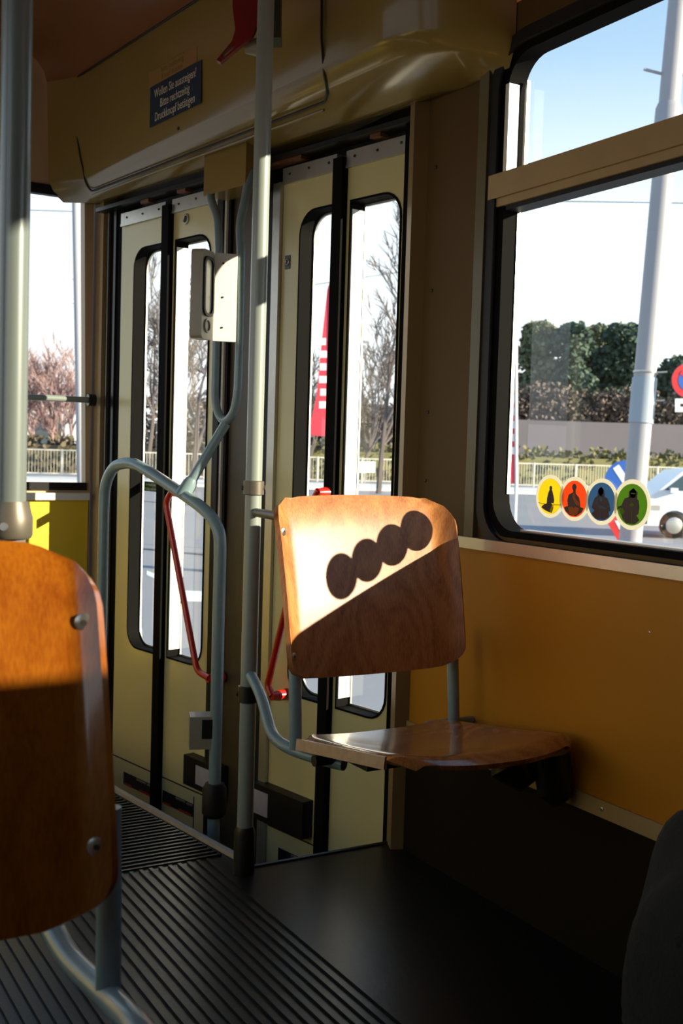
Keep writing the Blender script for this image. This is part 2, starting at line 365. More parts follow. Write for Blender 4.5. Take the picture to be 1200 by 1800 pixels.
# ------------------------------------------------------------ setting: rear wall and its window
bm = bmesh.new()
add_plate(bm, BW, [(-.68, -.3), (1.262, -.3), (1.262, 2.5), (-.68, 2.5)], [[(-.45, .868), (1.247, .868), (1.226, 1.915), (-.45, 1.915)]], -.05, 0)
o = finish('wall_rear', bm, mat('pinkish_tan_wall', (.55, .38, .22), .5, noise=(6, .5, (.5, .34, .19)))); tag(o, 'tan rear wall around the back window at the left', 'wall', kind='structure')
bm = bmesh.new(); add_plate(bm, BW, [(-.66, 0), (1.255, 0), (1.255, .805), (-.66, .805)], [], 0, .012)
o = finish('wall_rear_lower', bm, 'yellow'); tag(o, 'yellow panel below the rear window, with a patch of sun', 'wall panel', kind='structure')
bm = bmesh.new(); add_box(bm, BW, -.66, 1.255, .806, .832, 0, .03)
o = finish('trim_6', bm, 'white_alu', bevel=.004); tag(o, 'pale sill under the rear window', 'sill', kind='structure')
w3 = thing('window_3', 'rear window seen at the left edge behind the pole', 'window', (.4, 4.05, .86), kind='structure')
box('lower_seal', BW, (-.46, 1.25, .842, .870, -.02, .010), 'rubber', w3, bevel=.004)
box('upper_seal', BW, (-.46, 1.24, 1.905, 1.94, -.02, .010), 'rubber', w3, bevel=.004)
bm = bmesh.new(); vv = [bm.verts.new(BW(a, b, -.03)) for a, b in ((-.46, .86), (1.24, .86), (1.24, 1.93), (-.46, 1.93))]; bm.faces.new(vv)
finish('pane', bm, 'glass', w3)
rb = thing('window_bar', 'dark horizontal guard bar across the rear window', 'rail', (.4, 4.0, 1.17))
tube('bar', [(-.5, 4.0, 1.175), (1.25, 4.0, 1.175)], .011, 'pole', rb)
tube('end_cap', [(1.235, 4.0, 1.175), (1.262, 4.0, 1.175)], .022, 'black', rb)

# ------------------------------------------------------------ setting: left and front walls, ceiling (they close the car)
LW = Fr((-.68, 0, 0), (0, 1, 0), (0, 0, 1))
bm = bmesh.new(); add_plate(bm, LW, [(-2.5, -.1), (4.05, -.1), (4.05, 2.3), (-2.5, 2.3)], [rrect(.3, 1.2, .86, 1.9, .08), rrect(1.4, 3.6, .86, 1.9, .08)], -.04, 0)
o = finish('wall_left', bm, 'ivory'); tag(o, 'far side wall of the tram, outside the frame', 'wall', kind='structure')
FWL = Fr((0, -2.5, 0), (-1, 0, 0), (0, 0, 1))
bm = bmesh.new(); add_plate(bm, FWL, [(-1.6, -.1), (.7, -.1), (.7, 2.5), (-1.6, 2.5)], [], -.04, 0)
o = finish('wall_front', bm, 'brown'); tag(o, 'bulkhead behind the photographer', 'wall', kind='structure')
prof = [(1.60, 1.97), (1.575, 2.02), (1.555, 2.08), (1.51, 2.17), (1.45, 2.26), (1.36, 2.34), (1.25, 2.40), (1.10, 2.438), (1.00, 2.452), (.94, 2.456), (.93, 2.466), (.88, 2.468), (.87, 2.458), (.7, 2.47), (.45, 2.48), (0, 2.47), (-.35, 2.42), (-.55, 2.32), (-.66, 2.2), (-.70, 2.0)]
bm = bmesh.new(); y0, y1 = -2.5, 4.08
a = [bm.verts.new((x, y0, z)) for x, z in prof]; b = [bm.verts.new((x, y1, z)) for x, z in prof]
for i in range(len(prof)-1): bm.faces.new([a[i], a[i+1], b[i+1], b[i]])
bmesh.ops.solidify(bm, geom=bm.faces[:], thickness=-.02)
o = finish('ceiling', bm, 'ceiling', sharp=50); tag(o, 'curved ochre ceiling with shallow ridges', 'ceiling', kind='structure')

bm = bmesh.new(); add_box(bm, BW, .80, XW, 0, 1.33, 4.33, 4.36)  # unseen panel, added to block the low sun on the left backrest
o = finish('shade_partition', bm, 'brown'); tag(o, 'added panel outside the frame that keeps the sun off the left seat', 'partition', kind='structure')

# ------------------------------------------------------------ header box over the doors
hb = thing('door_header_box', 'long beige moulded casing above the doors with a hinged lid', 'casing', (1.3, 3.0, 1.87))
def sec(s):   # cross section at fraction s from the rear (0) to the front (1) end
    P1, P2 = Vector((1.176, 3.878)), Vector((1.351, 2.16)); L1 = P1.lerp(P2, s)
    Q1, Q2 = Vector((1.245, 3.99)), Vector((1.545, 2.345)); L2 = Q1.lerp(Q2, s)
    return L1, L2
N = 24; bm = bmesh.new(); rows = []; covr = []
for i in range(-4, N+5):
    s = i/N
    if i < 0:
        L1, L2 = sec(0); f_ = (-i)/4; L1 = L1 + Vector((-.085*f_**1.6, .165*f_)); L2 = L2 + Vector((-.09*f_, .055*f_)); zz = 0
    elif i <= N: L1, L2 = sec(s); zz = 0
    else:
        f_ = (i-N)/4; L1, L2 = sec(1)
        L1 = L1 + Vector((.24*(1-math.cos(f_*1.4)) + .05*f_, -.17*math.sin(f_*1.35))); L2 = L2 + Vector((.06*f_, -.33*f_)); zz = -.01*f_
    o_ = (L2-L1).normalized()
    ringp = [Vector((L1.x-.34, L1.y, 2.465)), Vector((L1.x-.20, L1.y, 2.435)), Vector((L1.x-.11, L1.y, 2.405)), Vector((L1.x-.05, L1.y, 2.37)), Vector((L1.x-.022, L1.y, 2.335)), Vector((L1.x-.012, L1.y, 2.30)), Vector((L1.x-.006, L1.y, 2.15)), Vector((L1.x, L1.y, 1.955)), ]
    for k in range(1, 5):
        a = k/5; p = (L1*(1-a)**2 + (L1+(L2-L1)*.12)*2*a*(1-a) + (L1+(L2-L1)*.30)*a*a); z = 1.955*(1-a)**2 + 1.925*2*a*(1-a) + 1.912*a*a
        ringp.append(Vector((p.x, p.y, z)))
    pm = L1+(L2-L1)*.85; ringp += [Vector((pm.x, pm.y, 1.885)), Vector((L2.x, L2.y, 1.885+.0)), Vector((L2.x+.03, L2.y+.006, 1.895)), Vector((L2.x+.20, L2.y+.04, 1.90))]
    for p in ringp:
        p.z += zz*.3; p.x = min(p.x, 1.567)
    covr.append([p.copy() for p in ringp[:6]]); rows.append([bm.verts.new(p) for p in ringp[5:]])
for i in range(len(rows)-1):
    for k in range(len(rows[0])-1): bm.faces.new([rows[i][k], rows[i][k+1], rows[i+1][k+1], rows[i+1][k]])
casing = finish('casing', bm, 'header', hb, sharp=60)
bm = bmesh.new()
for i in range(len(covr)-1):
    for k in range(len(covr[0])-1):
        q = [bm.verts.new(p) for p in (covr[i][k], covr[i][k+1], covr[i+1][k+1], covr[i+1][k])]; bm.faces.new(q)
bmesh.ops.remove_doubles(bm, verts=bm.verts, dist=.0005)
finish('cove', bm, 'ceiling', hb, sharp=60)
# lid: raised thin panel with a dark groove round it, following the casing face
P1 = Vector((1.176, 3.878, 0)); P2 = Vector((1.351, 2.16, 0)); HD = (P2-P1).normalized()
HF = Fr((P1.x, P1.y, 0), HD, (0, 0, 1))    # w = towards the cabin
def lidloop(x0, x1, z0, z1, r): return rrect(x0, x1, z0, z1, r, 6)
def bendface(a, z, w):   # map (along, z) onto the face, wrapping on to the lower bevel
    p = HF(a, z, w)
    if z < 1.955:
        k = (1.955-z)/.045; L1, L2 = sec(min(max(a/1.727, 0), 1)); d = (L2-L1)*.30*min(k, 1.6)*max(.15, k)**.4; p = p + Vector((d.x, d.y, 0))
    return p
lx0, lx1 = .0, 1.455
bm = bmesh.new(); add_path = fillet([HF(-.17, 2.30, .006), HF(-.12, 2.31, .006), ], .01) if False else None
loop = rrect(-.13, lx1, 1.903, 2.300, .035, 6)
# rear edge slants with the casing: shift along by height
loop = [(a + (0.14*(1-(z-1.903)/.412) if a < .7 else .06*(1-(z-1.903)/.412)*0), z) for a, z in loop]
dense = []
for i in range(len(loop)):
    p, q = Vector(loop[i]), Vector(loop[(i+1) % len(loop)]); n_ = max(1, int((p-q).length/.04))
    for k in range(n_): dense.append(p.lerp(q, k/n_))
pts = [bendface(p.x, p.y, .0075 + max(0, p.y-1.98)*.026 if p.y > 1.98 else .0035) for p in dense]
add_tube(bm, pts+[pts[0]], .0035, 6, cap=False)
finish('lid_groove', bm, 'hole', hb)
finish('lock_hole', add_tube(bmesh.new(), [HF(.697, 1.966, -.002), HF(.697, 1.966, .0032)], .005, 10), 'hole', hb)
finish('lock_hole', add_tube(bmesh.new(), [HF(1.56, 2.20, -.002), HF(1.56, 2.20, .0032)], .005, 10), 'hole', hb)
# highlights edge lip running under the lid
tube('lower_lip', [bendface(.03+1.38*i/20, 1.893, .003) for i in range(21)], .004, 'header', hb, 8)
# door track recess behind the casing
bm = bmesh.new()
add_box(bm, DR, -1.62, .03, 1.90, 2.0, -.06, .02); add_box(bm, DR, -1.66, .03, 1.79, 2.0, -.08, -.046)
add_box(bm, DR, -1.62, .02, 1.855, 1.868, -.01, .045)
finish('track', bm, 'black', hb)
linkm = (mat('rusty_brown_linkage', (.30, .12, .05), .45, metal=.3, noise=(30, .5, (.12, .05, .02))))
for t0, t1 in ((.45, .62), (1.05, 1.10), (1.28, 1.33), (.12, .16)): box('track_linkage', DR, (*tb(t0, t1), 1.845, 1.86, .0, .03), linkm, hb)
# mounting block for the pronged handrail
blk = box('mounting_block', DR, (*tb(.585, .80), 1.775, 1.905, .04, .125), 'header', hb, bevel=.006)

# ------------------------------------------------------------ doors
def leaf(dr, t0, t1, open_, corners, name='leaf', z1=1.815, z0=-.30):
    lf = plate(name, DR, [(-t1, z0), (-t0, z0), (-t0, z1), (-t1, z1)], [open_], -.045, 0, 'ivory', dr)
    return lf
def mk_door(name, label, t):
    d = thing(name, label, 'door', tuple(DR(-(t['r']+t['l'])/2, -.3)), kind='structure')
    r = t['r']; h0, h1 = t['h0'], t['h1']; l = t['l']; g0, g1 = t['g0'], t['g1']   # right edge, hinge, left edge, glass extents
    zb, zt = .293, 1.705
    for side in (0, 1):
        if side == 0: T0, T1 = r, h0; o0, o1 = g0, h0-.018; cr = (0, 1, 1, 0)
        else: T0, T1 = h1, l; o0, o1 = h1+.005, g1; cr = (1, 0, 0, 1)
        op = rrect(-o1, -o0, zb, zt, .07, 6, cr)
        lf = plate('leaf', DR, [(-T1, -.30), (-T0, -.30), (-T0, 1.812), (-T1, 1.812)], [op], -.042, 0, 'ivory', d)
        # rubber reveal ring
        i_ = .006
        inn = rrect(-o1+i_, -o0-i_, zb+i_, zt-i_, .064, 6, cr)
        plate('window_seal', DR, op, [inn], -.055, .003, 'rubber_matt', lf)
        i2 = .012
        inn2 = rrect(-o1+i_+.001, -o0-i_-.001, zb+i_+.001, zt-i_-.001, .063, 6, cr); inn3 = rrect(-o1+i2, -o0-i2, zb+i2, zt-i2, .058, 6, cr)
        plate('glazing_bead', DR, inn2, [inn3], -.050, -.044, 'alu', lf)
        bm = bmesh.new(); vv = [bm.verts.new(DR(a, b, -.047)) for a, b in ((-o1, zb), (-o0, zb), (-o0, zt), (-o1, zt))]; bm.faces.new(vv)
        finish('pane', bm, 'glass', lf)
        if side == 0:
            box('reveal_stile', DR, (-o1-.004, -o1+.010, zb+.03, zt-.025, -.048, -.0005), 'white_alu', lf, bevel=.001)
        box('top_rail', DR, (-T1+.004, -T0-.004, 1.800, 1.838, -.03, .008), 'alu', lf, bevel=.001)
        box('rail_lip', DR, (-T1+.004, -T0-.004, 1.792, 1.800, -.01, .010), 'alu', lf)
        for q in (.15, .5, .85):
            finish('rivet', add_tube(bmesh.new(), [DR(-T1+(T1-T0)*q, 1.82+random.uniform(-.004, .004), .007), DR(-T1+(T1-T0)*q, 1.82, .010)], .004, 8), 'hole', lf)
        # kick panel seam
        kp = box('kick_seam', DR, (-T1+.004, -T0-.004, -.124, -.120, -.01, .0015), 'hole', lf)
    box('hinge_seal', DR, (-h1-.004, -h0+.004, -.30, 1.822, -.03, .022), 'rubber_matt', d, bevel=.005)
    box('edge_seal', DR, (-r-.006, -r+.024, -.30, 1.84, -.04, .02), 'rubber', d, bevel=.004)
    return d
d2 = mk_door('door_2', 'right folding door pair with yellowish ivory leaves behind the lit chair', dict(r=.022, h0=.282, h1=.314, l=.565, g0=.058, g1=.483))
box('edge_profile', DR, (-.600, -.566, -.30, 1.80, -.03, .012), 'alu', d2, bevel=.002)
d1 = mk_door('door_1', 'left folding door pair seen behind the arched handrail', dict(r=.872, h0=1.166, h1=1.200, l=1.505, g0=.935, g1=1.415))
box('edge_profile', DR, (-.870, -.838, -.30, 1.80, -.03, .012), 'white_alu', d1, bevel=.002)
# centre between the pairs
cp = thing('door_centre_post', 'dark brown vertical post with black rubber seals between the two doors', 'post', tuple(DR(-.72, -.3)), kind='structure')
cp.name = 'trim_7'
box('post', DR, (-.832, -.69, -.30, 1.85, -.05, -.008), mat('brown_post_paint', (.05, .035, .016), .45, noise=(9, .5, (.085, .06, .03))), cp)
box('seal', DR, (-.695, -.600, -.30, 1.85, -.045, .004), 'rubber', cp, bevel=.004)
box('seal', DR, (-.842, -.826, -.30, 1.85, -.045, .004), 'rubber', cp, bevel=.002)
# jambs
jb = thing('trim_8', 'tan and black door jamb at the rear end beside the left door', 'jamb', tuple(DR(-1.6, -.3)), kind='structure')
box('jamb_panel', DR, (-1.76, -1.625, -.30, 1.93, -.05, .004), 'jamb', jb)
box('jamb_edge', DR, (-1.640, -1.620, -.30, 1.90, -.05, .012), 'jamb', jb, bevel=.003)
box('jamb_seal', DR, (-1.620, -1.50, -.30, 1.88, -.05, -.004), 'rubber_matt', jb)
box('jamb_profile', DR, (-1.598, -1.590, -.30, 1.87, -.02, .006), 'clamp', jb, bevel=.002)
box('jamb_profile', DR, (-1.560, -1.545, -.30, 1.87, -.02, .002), 'black', jb, bevel=.003)
jb = thing('trim_9', 'tan door jamb between the right door and the side wall', 'jamb', (1.58, 2.36, -.3), kind='structure')
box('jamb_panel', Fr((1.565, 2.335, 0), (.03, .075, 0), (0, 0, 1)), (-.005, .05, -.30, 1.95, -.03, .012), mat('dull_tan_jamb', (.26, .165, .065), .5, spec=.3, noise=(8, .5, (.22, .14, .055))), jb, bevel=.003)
# details on the left door
box('outer_seal', DR, (-.020, .012, -.30, 1.87, -.01, .034), 'rubber_matt', d2, bevel=.004)
leaf1 = [c for c in d1.children if c.name.startswith('leaf')]; leaf2 = [c for c in d2.children if c.name.startswith('leaf')]
L1R, L1L = leaf1[0], leaf1[1]; L2R, L2L = leaf2[0], leaf2[1]
def ringtube(name, fr, a, b, w, R, r, m, parent):
    pts = [fr(a+R*math.cos(2*math.pi*i/24), b+R*math.sin(2*math.pi*i/24), w) for i in range(25)]
    return finish(name, add_tube(bmesh.new(), pts, r, 8, cap=False), m, parent)
ringtube('lock_ring', DR, -1.085, 1.765, .002, .014, .004, 'alu', L1R)
finish('lock_hole', add_tube(bmesh.new(), [DR(-1.085, 1.765, 0), DR(-1.085, 1.765, .002)], .010, 14), 'hole', L1R)
# vent slots; their red and white glints are coloured in as thin strips
def slot(t0, t1, z, parent):
    box('vent_slot', DR, (*tb(t0, t1), z-.022, z+.022, -.003, .0015), 'black', parent)
    for i, (a, b, dz, mm_) in enumerate(((.05, .30, -.019, 'red'), (.45, .75, .017, 'alu'), (.55, .95, -.018, 'red'), (.80, .98, .016, 'alu'))):
        p = t1+(t0-t1)*a; q = t1+(t0-t1)*b
        box('slot_glint', DR, (-p, -q, z+dz-.003, z+dz+.003, 0, .004), mm_, parent)
slot(1.212, 1.42, -.188, L1L); slot(.965, 1.155, -.188, L1R); slot(.36, .505, -.198, L2L)
def bumper(t0, t1, z0, z1, refl, parent):
    b_ = box('bumper', DR, (*tb(t0, t1), z0, z1, 0, .038), 'rubber', parent, bevel=.016)
    box('reflector', DR, (*tb(*refl), z0+.018, z1-.018, .035, .0392), 'reflector', b_)
bumper(.78, .973, -.092, .006, (.80, .90), L1R); bumper(.35, .60, -.100, .008, (.514, .598), L2L)
box('seam', DR, (-.965, -.962, -.30, -.14, 0, .0015), 'hole', L1R)
# red diagonal grab bars, mounted on the doors
def grab(name, pts, ends, parent):
    g = finish(name, add_tube(bmesh.new(), fillet(pts, .03), .0105, 12), 'red', parent)
    for p in ends:
        finish('bracket', add_tube(bmesh.new(), [p - DR.w*.055, p - DR.w*.02, p + DR.w*.004], [.018, .016, .012], 14), 'red', g)
OFF = .055
grab('handle', [dp(303, 862, OFF), dp(291, 882, OFF), dp(346, 1180, OFF), dp(368, 1192, OFF)], [dp(303, 866, OFF), dp(366, 1193, OFF)], L1L)
grab('handle', [dp(560, 862, OFF), dp(545, 890, OFF), dp(470, 1205, OFF), dp(478, 1223, OFF)], [dp(560, 866, OFF), dp(479, 1224, OFF)], L2L)
gl = thing('door_label', 'tiny green text label on the glass of the left door', 'sticker', tuple(DR(-1.34, .845, -.046)))
box('backing', DR, (-1.395, -1.262, .853, .887, -.0465, -.0455), GREEN_ST, gl)
add_text(DR, 'Im Notfall die Türgriffe', -1.328, .873, .0115, -.0453, 'cream', gl)
add_text(DR, 'kräftig nach innen ziehen', -1.328, .858, .0115, -.0453, 'cream', gl)
bd = thing('door_badge', 'small square black badge with a round symbol on the right door', 'sticker', tuple(DR(-.525, 1.535)))
box('plate', DR, (-.548, -.524, 1.545, 1.585, 0, .002), 'black', bd)
ringtube('symbol', DR, -.536, 1.566, .0025, .008, .002, 'screw', bd)

# ------------------------------------------------------------ stickers
def notice():
    n_ = thing('notice_sticker', 'dark blue German notice sticker about pressing the exit button, on the header casing', 'sticker', tuple(HF(.66, 2.0, .004)))
    a0, a1, z0, z1 = .520, .850, 2.035, 2.135
    def NP(a, b, w): return HF(a, b, w)
    box('backing', HF, (.515, .845, 2.005, 2.128, .0065, .0075), 'navy', n_)
    F2 = Fr(HF(.68, 2.065, .0077), HF.u, (0, 0, 1))
    for s_, dz in (('Wollen Sie aussteigen?', .024), ('Bitte rechtzeitig', -.012), ('Druckknopf betätigen', -.048)):
        add_text(F2, s_, 0, dz, .037, 0, 'cream', n_, sx_=.80)
    o_ = thing('faded_sticker', 'faded brown residue of an old text sticker above the dark blue notice', 'sticker', tuple(HF(.66, 2.13, .004)))
    box('backing', HF, (.50, .815, 2.130, 2.205, .0066, .0070), mat('faded_brown_sticker', (.37, .215, .07), .5, noise=(30, .5, (.33, .185, .06))), o_)
    fm = mat('faded_brown_print', (.24, .12, .04), .6, noise=(30, .5, (.2, .1, .035)))
    F3 = Fr(HF(.66, 2.165, .0071), HF.u, (0, 0, 1))
    add_text(F3, 'Wollen Sie aussteigen', 0, .014, .024, 0, fm, o_, sx_=.95); add_text(F3, 'bitte rechtzeitig', 0, -.008, .024, 0, fm, o_, sx_=.95); add_text(F3, 'Knopf drücken', 0, -.03, .024, 0, fm, o_, sx_=.95)
notice()

def silhouette(kind):
    """closed outlines in a unit circle (x right, y up), list of (points, print?)"""
    head = lambda cx, cy, r, ry=None: circ(cx, cy, r, ry or r*1.25, 16)
    if kind == 'yellow':   # walking figure with a big belly in profile
        return [head(.05, .48, .10), [(-.02, .40), (.12, .40), (.20, .25), (.28, .02), (.34, -.20), (.30, -.38), (.12, -.36), (.30, -.62), (.22, -.93), (-.05, -.90), (-.40, -.80), (-.62, -.66), (-.45, -.50), (-.22, -.42), (-.20, -.10), (-.12, .20)],
                [(-.85, -.40), (-.35, -.44), (-.35, -.47), (-.85, -.43)], [(.30, -.44), (.88, -.42), (.88, -.45), (.30, -.47)]], [[(.06, -.75), (.26, -.40), (.34, -.44), (.20, -.88), (.10, -.9)]]
    if kind == 'orange':
        return [head(-.02, .66, .15), [(-.08, .50), (.08, .50), (.10, .30), (.34, .10), (.42, -.15), (.45, -.42), (.70, -.48), (.62, -.72), (.2, -.95), (-.3, -.93), (-.68, -.70), (-.70, -.50), (-.42, -.42), (-.48, -.1), (-.40, .22), (-.1, .36)]], \
               [[(-.05, .32), (.02, .30), (.1, .05), (.38, -.2), (.36, -.38), (.16, -.30), (.0, -.1), (-.12, .15)], [(-.4, -.5), (-.1, -.42), (0, -.52), (.1, -.42), (.4, -.50), (.3, -.85), (.0, -.92), (-.32, -.84)]]
    if kind == 'blue':
        return [head(-.05, .55, .17), [(-.28, .30), (-.24, .62), (-.05, .80), (.15, .62), (.20, .30)], [(-.16, .34), (.08, .34), (.40, .20), (.55, -.15), (.62, -.42), (.50, -.50), (.62, -.75), (.25, -.94), (-.35, -.93), (-.62, -.66), (-.42, -.48), (-.62, -.36), (-.56, -.1), (-.42, .2)]], \
               [[(-.12, .30), (.02, .28), (.12, .1), (.0, .0), (-.1, .08)], [(-.30, .12), (-.22, .15), (-.2, -.15), (.40, -.30), (.42, -.38), (-.1, -.34), (-.3, -.1)], [(-.05, -.5), (0, -.5), (.04, -.92), (-.01, -.92)]]
    return [head(.06, .55, .18), [(-.18, .30), (-.20, .62), (.06, .82), (.32, .62), (.30, .30), (.06, .42)], [(-.05, .40), (.18, .40), (.40, .22), (.46, -.1), (.42, -.42), (.30, -.5), (.55, -.72), (.28, -.93), (-.30, -.93), (-.55, -.74), (-.60, -.5), (-.42, -.30), (-.66, -.2), (-.84, -.30), (-.80, -.14), (-.6, -.08), (-.52, .1), (-.42, .28)]], \
           [[(-.06, .58), (.20, .58), (.20, .52), (-.06, .52)], [(-.08, .05), (.05, .12), (.16, .02), (.05, -.10), (-.12, -.08)], [(.02, -.12), (.055, -.12), (.11, -.94), (.07, -.94)], [(-.74, -.24), (-.5, -.18), (-.36, -.36), (-.46, -.52), (-.66, -.46)]]
cols = {'yellow': (.95, .80, .01), 'orange': (.95, .22, .01), 'blue': (.11, .27, .44), 'green': (.22, .42, .01)}
names = {'yellow': 'yellow round window sticker with a standing figure in profile', 'orange': 'orange round window sticker with a seated figure holding a child',
         'blue': 'blue round window sticker with a long-haired figure', 'green': 'green round window sticker with a figure holding a cane'}
for i, k in enumerate(('yellow', 'orange', 'blue', 'green')):
    yc = (1.876, 1.797, 1.714, 1.627)[i]; zc = (.932, .9305, .929, .928)[i]; R_ = (.0475, .0475, .0485, .051)[i]
    F = Fr((XW+GX-.002-.0006*i, yc, zc), (0, -1, 0), (0, 0, 1))
    s_ = thing('priority_sticker', names[k], 'sticker', tuple(F(0, -R_, 0)), group='four round priority seat stickers')
    plate('rim', F, circ(0, 0, R_, n=48), [circ(0, 0, R_*.815, n=48)], 0, .0005, 'st_white', s_)
    r2 = R_*.82
    cm = backlit(mat(k+'_sticker_vinyl', cols[k], .5, noise=(30, .5, tuple(c*.93 for c in cols[k]))))
    plate('face', F, circ(0, 0, r2, n=48), [], .0004, .0009, cm, s_)
    dark, light = silhouette(k)
    bm = bmesh.new()
    for pl in dark: add_plate(bm, F, [(x*r2*1.12*(1 if y > -.7 else .88), y*r2*.985) for x, y in pl], [], .0008, .0013)
    finish('figure', bm, 'st_brown', s_)
    bm = bmesh.new()
    for pl in light: add_plate(bm, F, [(x*r2*1.12*(1 if y > -.7 else .88), y*r2*.985) for x, y in pl], [], .0012, .0016)
    finish('figure_detail', bm, cm, s_)

# ------------------------------------------------------------ poles
pl_ = thing('grab_pole', 'tall grey grab pole standing at the floor edge behind the lit chair', 'pole', (1.13, 2.36, 0))
PX, PY = 1.13, 2.36
tube('pole', [(PX, PY, 0), (PX, PY, 2.40)], .0195, 'pole', pl_, 24)
tube('foot_sleeve', [(PX, PY, 0), (PX, PY, .10), (PX, PY, .115)], [.0255, .0255, .021], 'black', pl_, 24)
def clampring(z, h, parent, m='clamp'):
    c = tube('clamp', [(PX, PY, z-h), (PX, PY, z-h*.9), (PX, PY, z+h*.9), (PX, PY, z+h)], [.021, .0245, .0245, .021], m, parent, 24)
    for q in (-1, 1):
        p = Vector((PX, PY, z)) + RT*q*.022
        finish('bolt', add_tube(bmesh.new(), [p, p+RT*q*.006], .006, 8), m, c)
clampring(.925, .017, pl_); clampring(.435, .020, pl_, 'black')
lp = thing('grab_pole', 'thick grey grab pole at the left edge of the picture', 'pole', (.337, 1.375, .45))
LX, LY = .332, 1.38
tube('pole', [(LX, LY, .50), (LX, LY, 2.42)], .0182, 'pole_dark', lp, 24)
tube('clamp', [(LX, LY, .900), (LX, LY, .904), (LX, LY, .925), (LX, LY, .945)], [.0245, .0265, .0265, .021], 'clamp', lp, 24)
finish('bolt', add_tube(bmesh.new(), [Vector((LX, LY, .914)) - FW*.024, Vector((LX, LY, .914)) - FW*.029], .005, 10), 'screw', lp)

# emergency handle beside the pole head
eh = thing('emergency_handle', 'dark red pull handle hanging beside the head of the grab pole', 'handle', tuple(pix(445, 80, 2.62)))
D_ = 2.62
Hc = [pix(412, -120, D_), pix(409, 15, D_), pix(414, 55, D_), pix(408, 75, D_), pix(381, 108, D_), pix(388, 112, D_), pix(420, 85, D_), pix(444, 66, D_), pix(456, 40, D_), pix(457, -120, D_)]
Fh = Fr(pix(430, 40, D_), RT, UP)
def loc2(p): q = p - Fh.o; return (q.dot(Fh.u), q.dot(Fh.v))
hole = [pix(396, 92, D_), pix(388, 103, D_), pix(393, 104, D_), pix(411, 88, D_), pix(412, 80, D_)]
plate('lever', Fh, [loc2(p) for p in Hc], [[loc2(p) for p in hole]], -.009, .009, 'red_dark', eh, bevel=.004)
box('housing', Fh, (loc2(pix(454, 0, D_))[0], loc2(pix(494, 0, D_))[0], loc2(pix(0, 74, D_))[1], loc2(pix(0, -140, D_))[1], -.03, .025), mat('dark_green_housing', (.05, .06, .035), .4, noise=(9, .5, (.04, .05, .03))), eh, bevel=.005)
tube('mounting_socket', [pix(430, 85, 2.66), pix(447, 83, 2.66), pix(466, 84, 2.66)], [.012, .020, .022], 'grey_box', eh, 16)

# ------------------------------------------------------------ handrail with arch, fork and button box
hr = thing('arched_handrail', 'grey tubular handrail arching beside the step, with a fork rising to the header', 'handrail', (1.15, 2.9, -.3))
RO = .262                                   # the rail stands this far inside the doors
top_l = dp(182, 905, RO); top_r = dp(387, 965, RO); RR = .0175
apts = [Vector((top_l.x, top_l.y, -.31)), top_l, dp(184, 852, RO), dp(200, 818, RO), dp(232, 812, RO), dp(262, 829, RO), dp(345, 884, RO), dp(372, 908, RO), dp(386, 935, RO), top_r, Vector((top_r.x, top_r.y, -.31))]
tube('arch', apts, RR, 'tube', hr, 16, .05)
J = dp(322, 869, RO); K = dp(397, 744, .165)
tube('strut', [J, K], RR*.82, 'tube', hr, 14)
tube('socket', [J-(K-J)*.03, J+(K-J)*.16, J+(K-J)*.22], [.024, .021, .0155], 'tube', hr, 14)
FO = .165
tube('fork', [dp(368, 322, .10), dp(371, 352, .12), dp(383, 385, .15), dp(385, 440, .165), dp(380, 600, FO-.005), dp(377, 700, FO), dp(383, 728, FO), dp(396, 743, FO), dp(411, 726, FO), dp(418, 690, FO), dp(421, 600, FO-.005), dp(424, 450, .165), dp(421, 395, .155), dp(430, 355, .13), dp(440, 300, .10)], .0125, 'tube', hr, 12, .03)
# grey box on the lower rail
gb = thing('sensor_box', 'small worn grey metal box fixed to the foot of the arched handrail', 'box', tuple(dp(360, 1315, .29)))
BF = Fr(dp(355, 1283, .285), (math.cos(.35), -math.sin(.35), 0), (0, 0, 1))
box('housing', BF, (-.036, .036, -.048, .044, -.035, .030), 'grey_box', gb, bevel=.006)
box('dark_window', BF, (-.002, .033, -.018, .036, .028, .0315), 'black', gb)
cl = thing('handrail_foot', 'black rubber housing round the foot of the arched handrail', 'housing', (top_r.x, top_r.y, -.3))
tube('sleeve', [(top_r.x, top_r.y, -.02), (top_r.x, top_r.y, -.01), (top_r.x, top_r.y, .06), (top_r.x, top_r.y, .075)], [.026, .034, .034, .026], 'rubber', cl, 16)

# button box on the fork
bb = thing('button_box', 'white metal request button box with dark framed window on the fork handrail', 'box', tuple(DR(-.55, 1.30, .26)))
BO = DR(-.545, 1.30, .245)
SF = Fr(BO, DU.lerp(Vector((.9, -.3, 0)), .15), (0, 0, 1))   # broad white side
th = 0.5
U1 = Vector((math.cos(.25), -math.sin(.25), 0))     # face with white cover, turned to the camera's right
SFc = Fr(dp(396, 523, .212), U1, (0, 0, 1))
hh = .123
box('white_cover', SFc, (-.033, .033, -hh, hh, -.02, .0), 'white_alu', bb, bevel=.004)
U2 = Vector((math.cos(-.75), -math.sin(-.75), 0))    # face with the window, turned to the left
p0 = SFc(-.033, 0, -.002)
FF = Fr(p0, U2, (0, 0, 1))
body = plate('body', FF, rrect(-.078, 0, -hh, hh, .012, 4), [], -.035, 0, 'grey_box', bb, bevel=.003)
plate('window_frame', FF, rrect(-.074, -.008, -.060, hh-.018, .022, 6), [rrect(-.066, -.016, -.052, hh-.026, .018, 6)], -.001, .006, 'rubber', bb)
plate('window_glass', FF, rrect(-.067, -.015, -.053, hh-.025, .018, 6), [], -.001, .001, mat('pale_grey_screen', (.45, .45, .38), .2, noise=(9, .5, (.40, .40, .33))), bb)
ringtube('button', FF, -.043, -.086, .001, .017, .003, 'grey_box', bb)
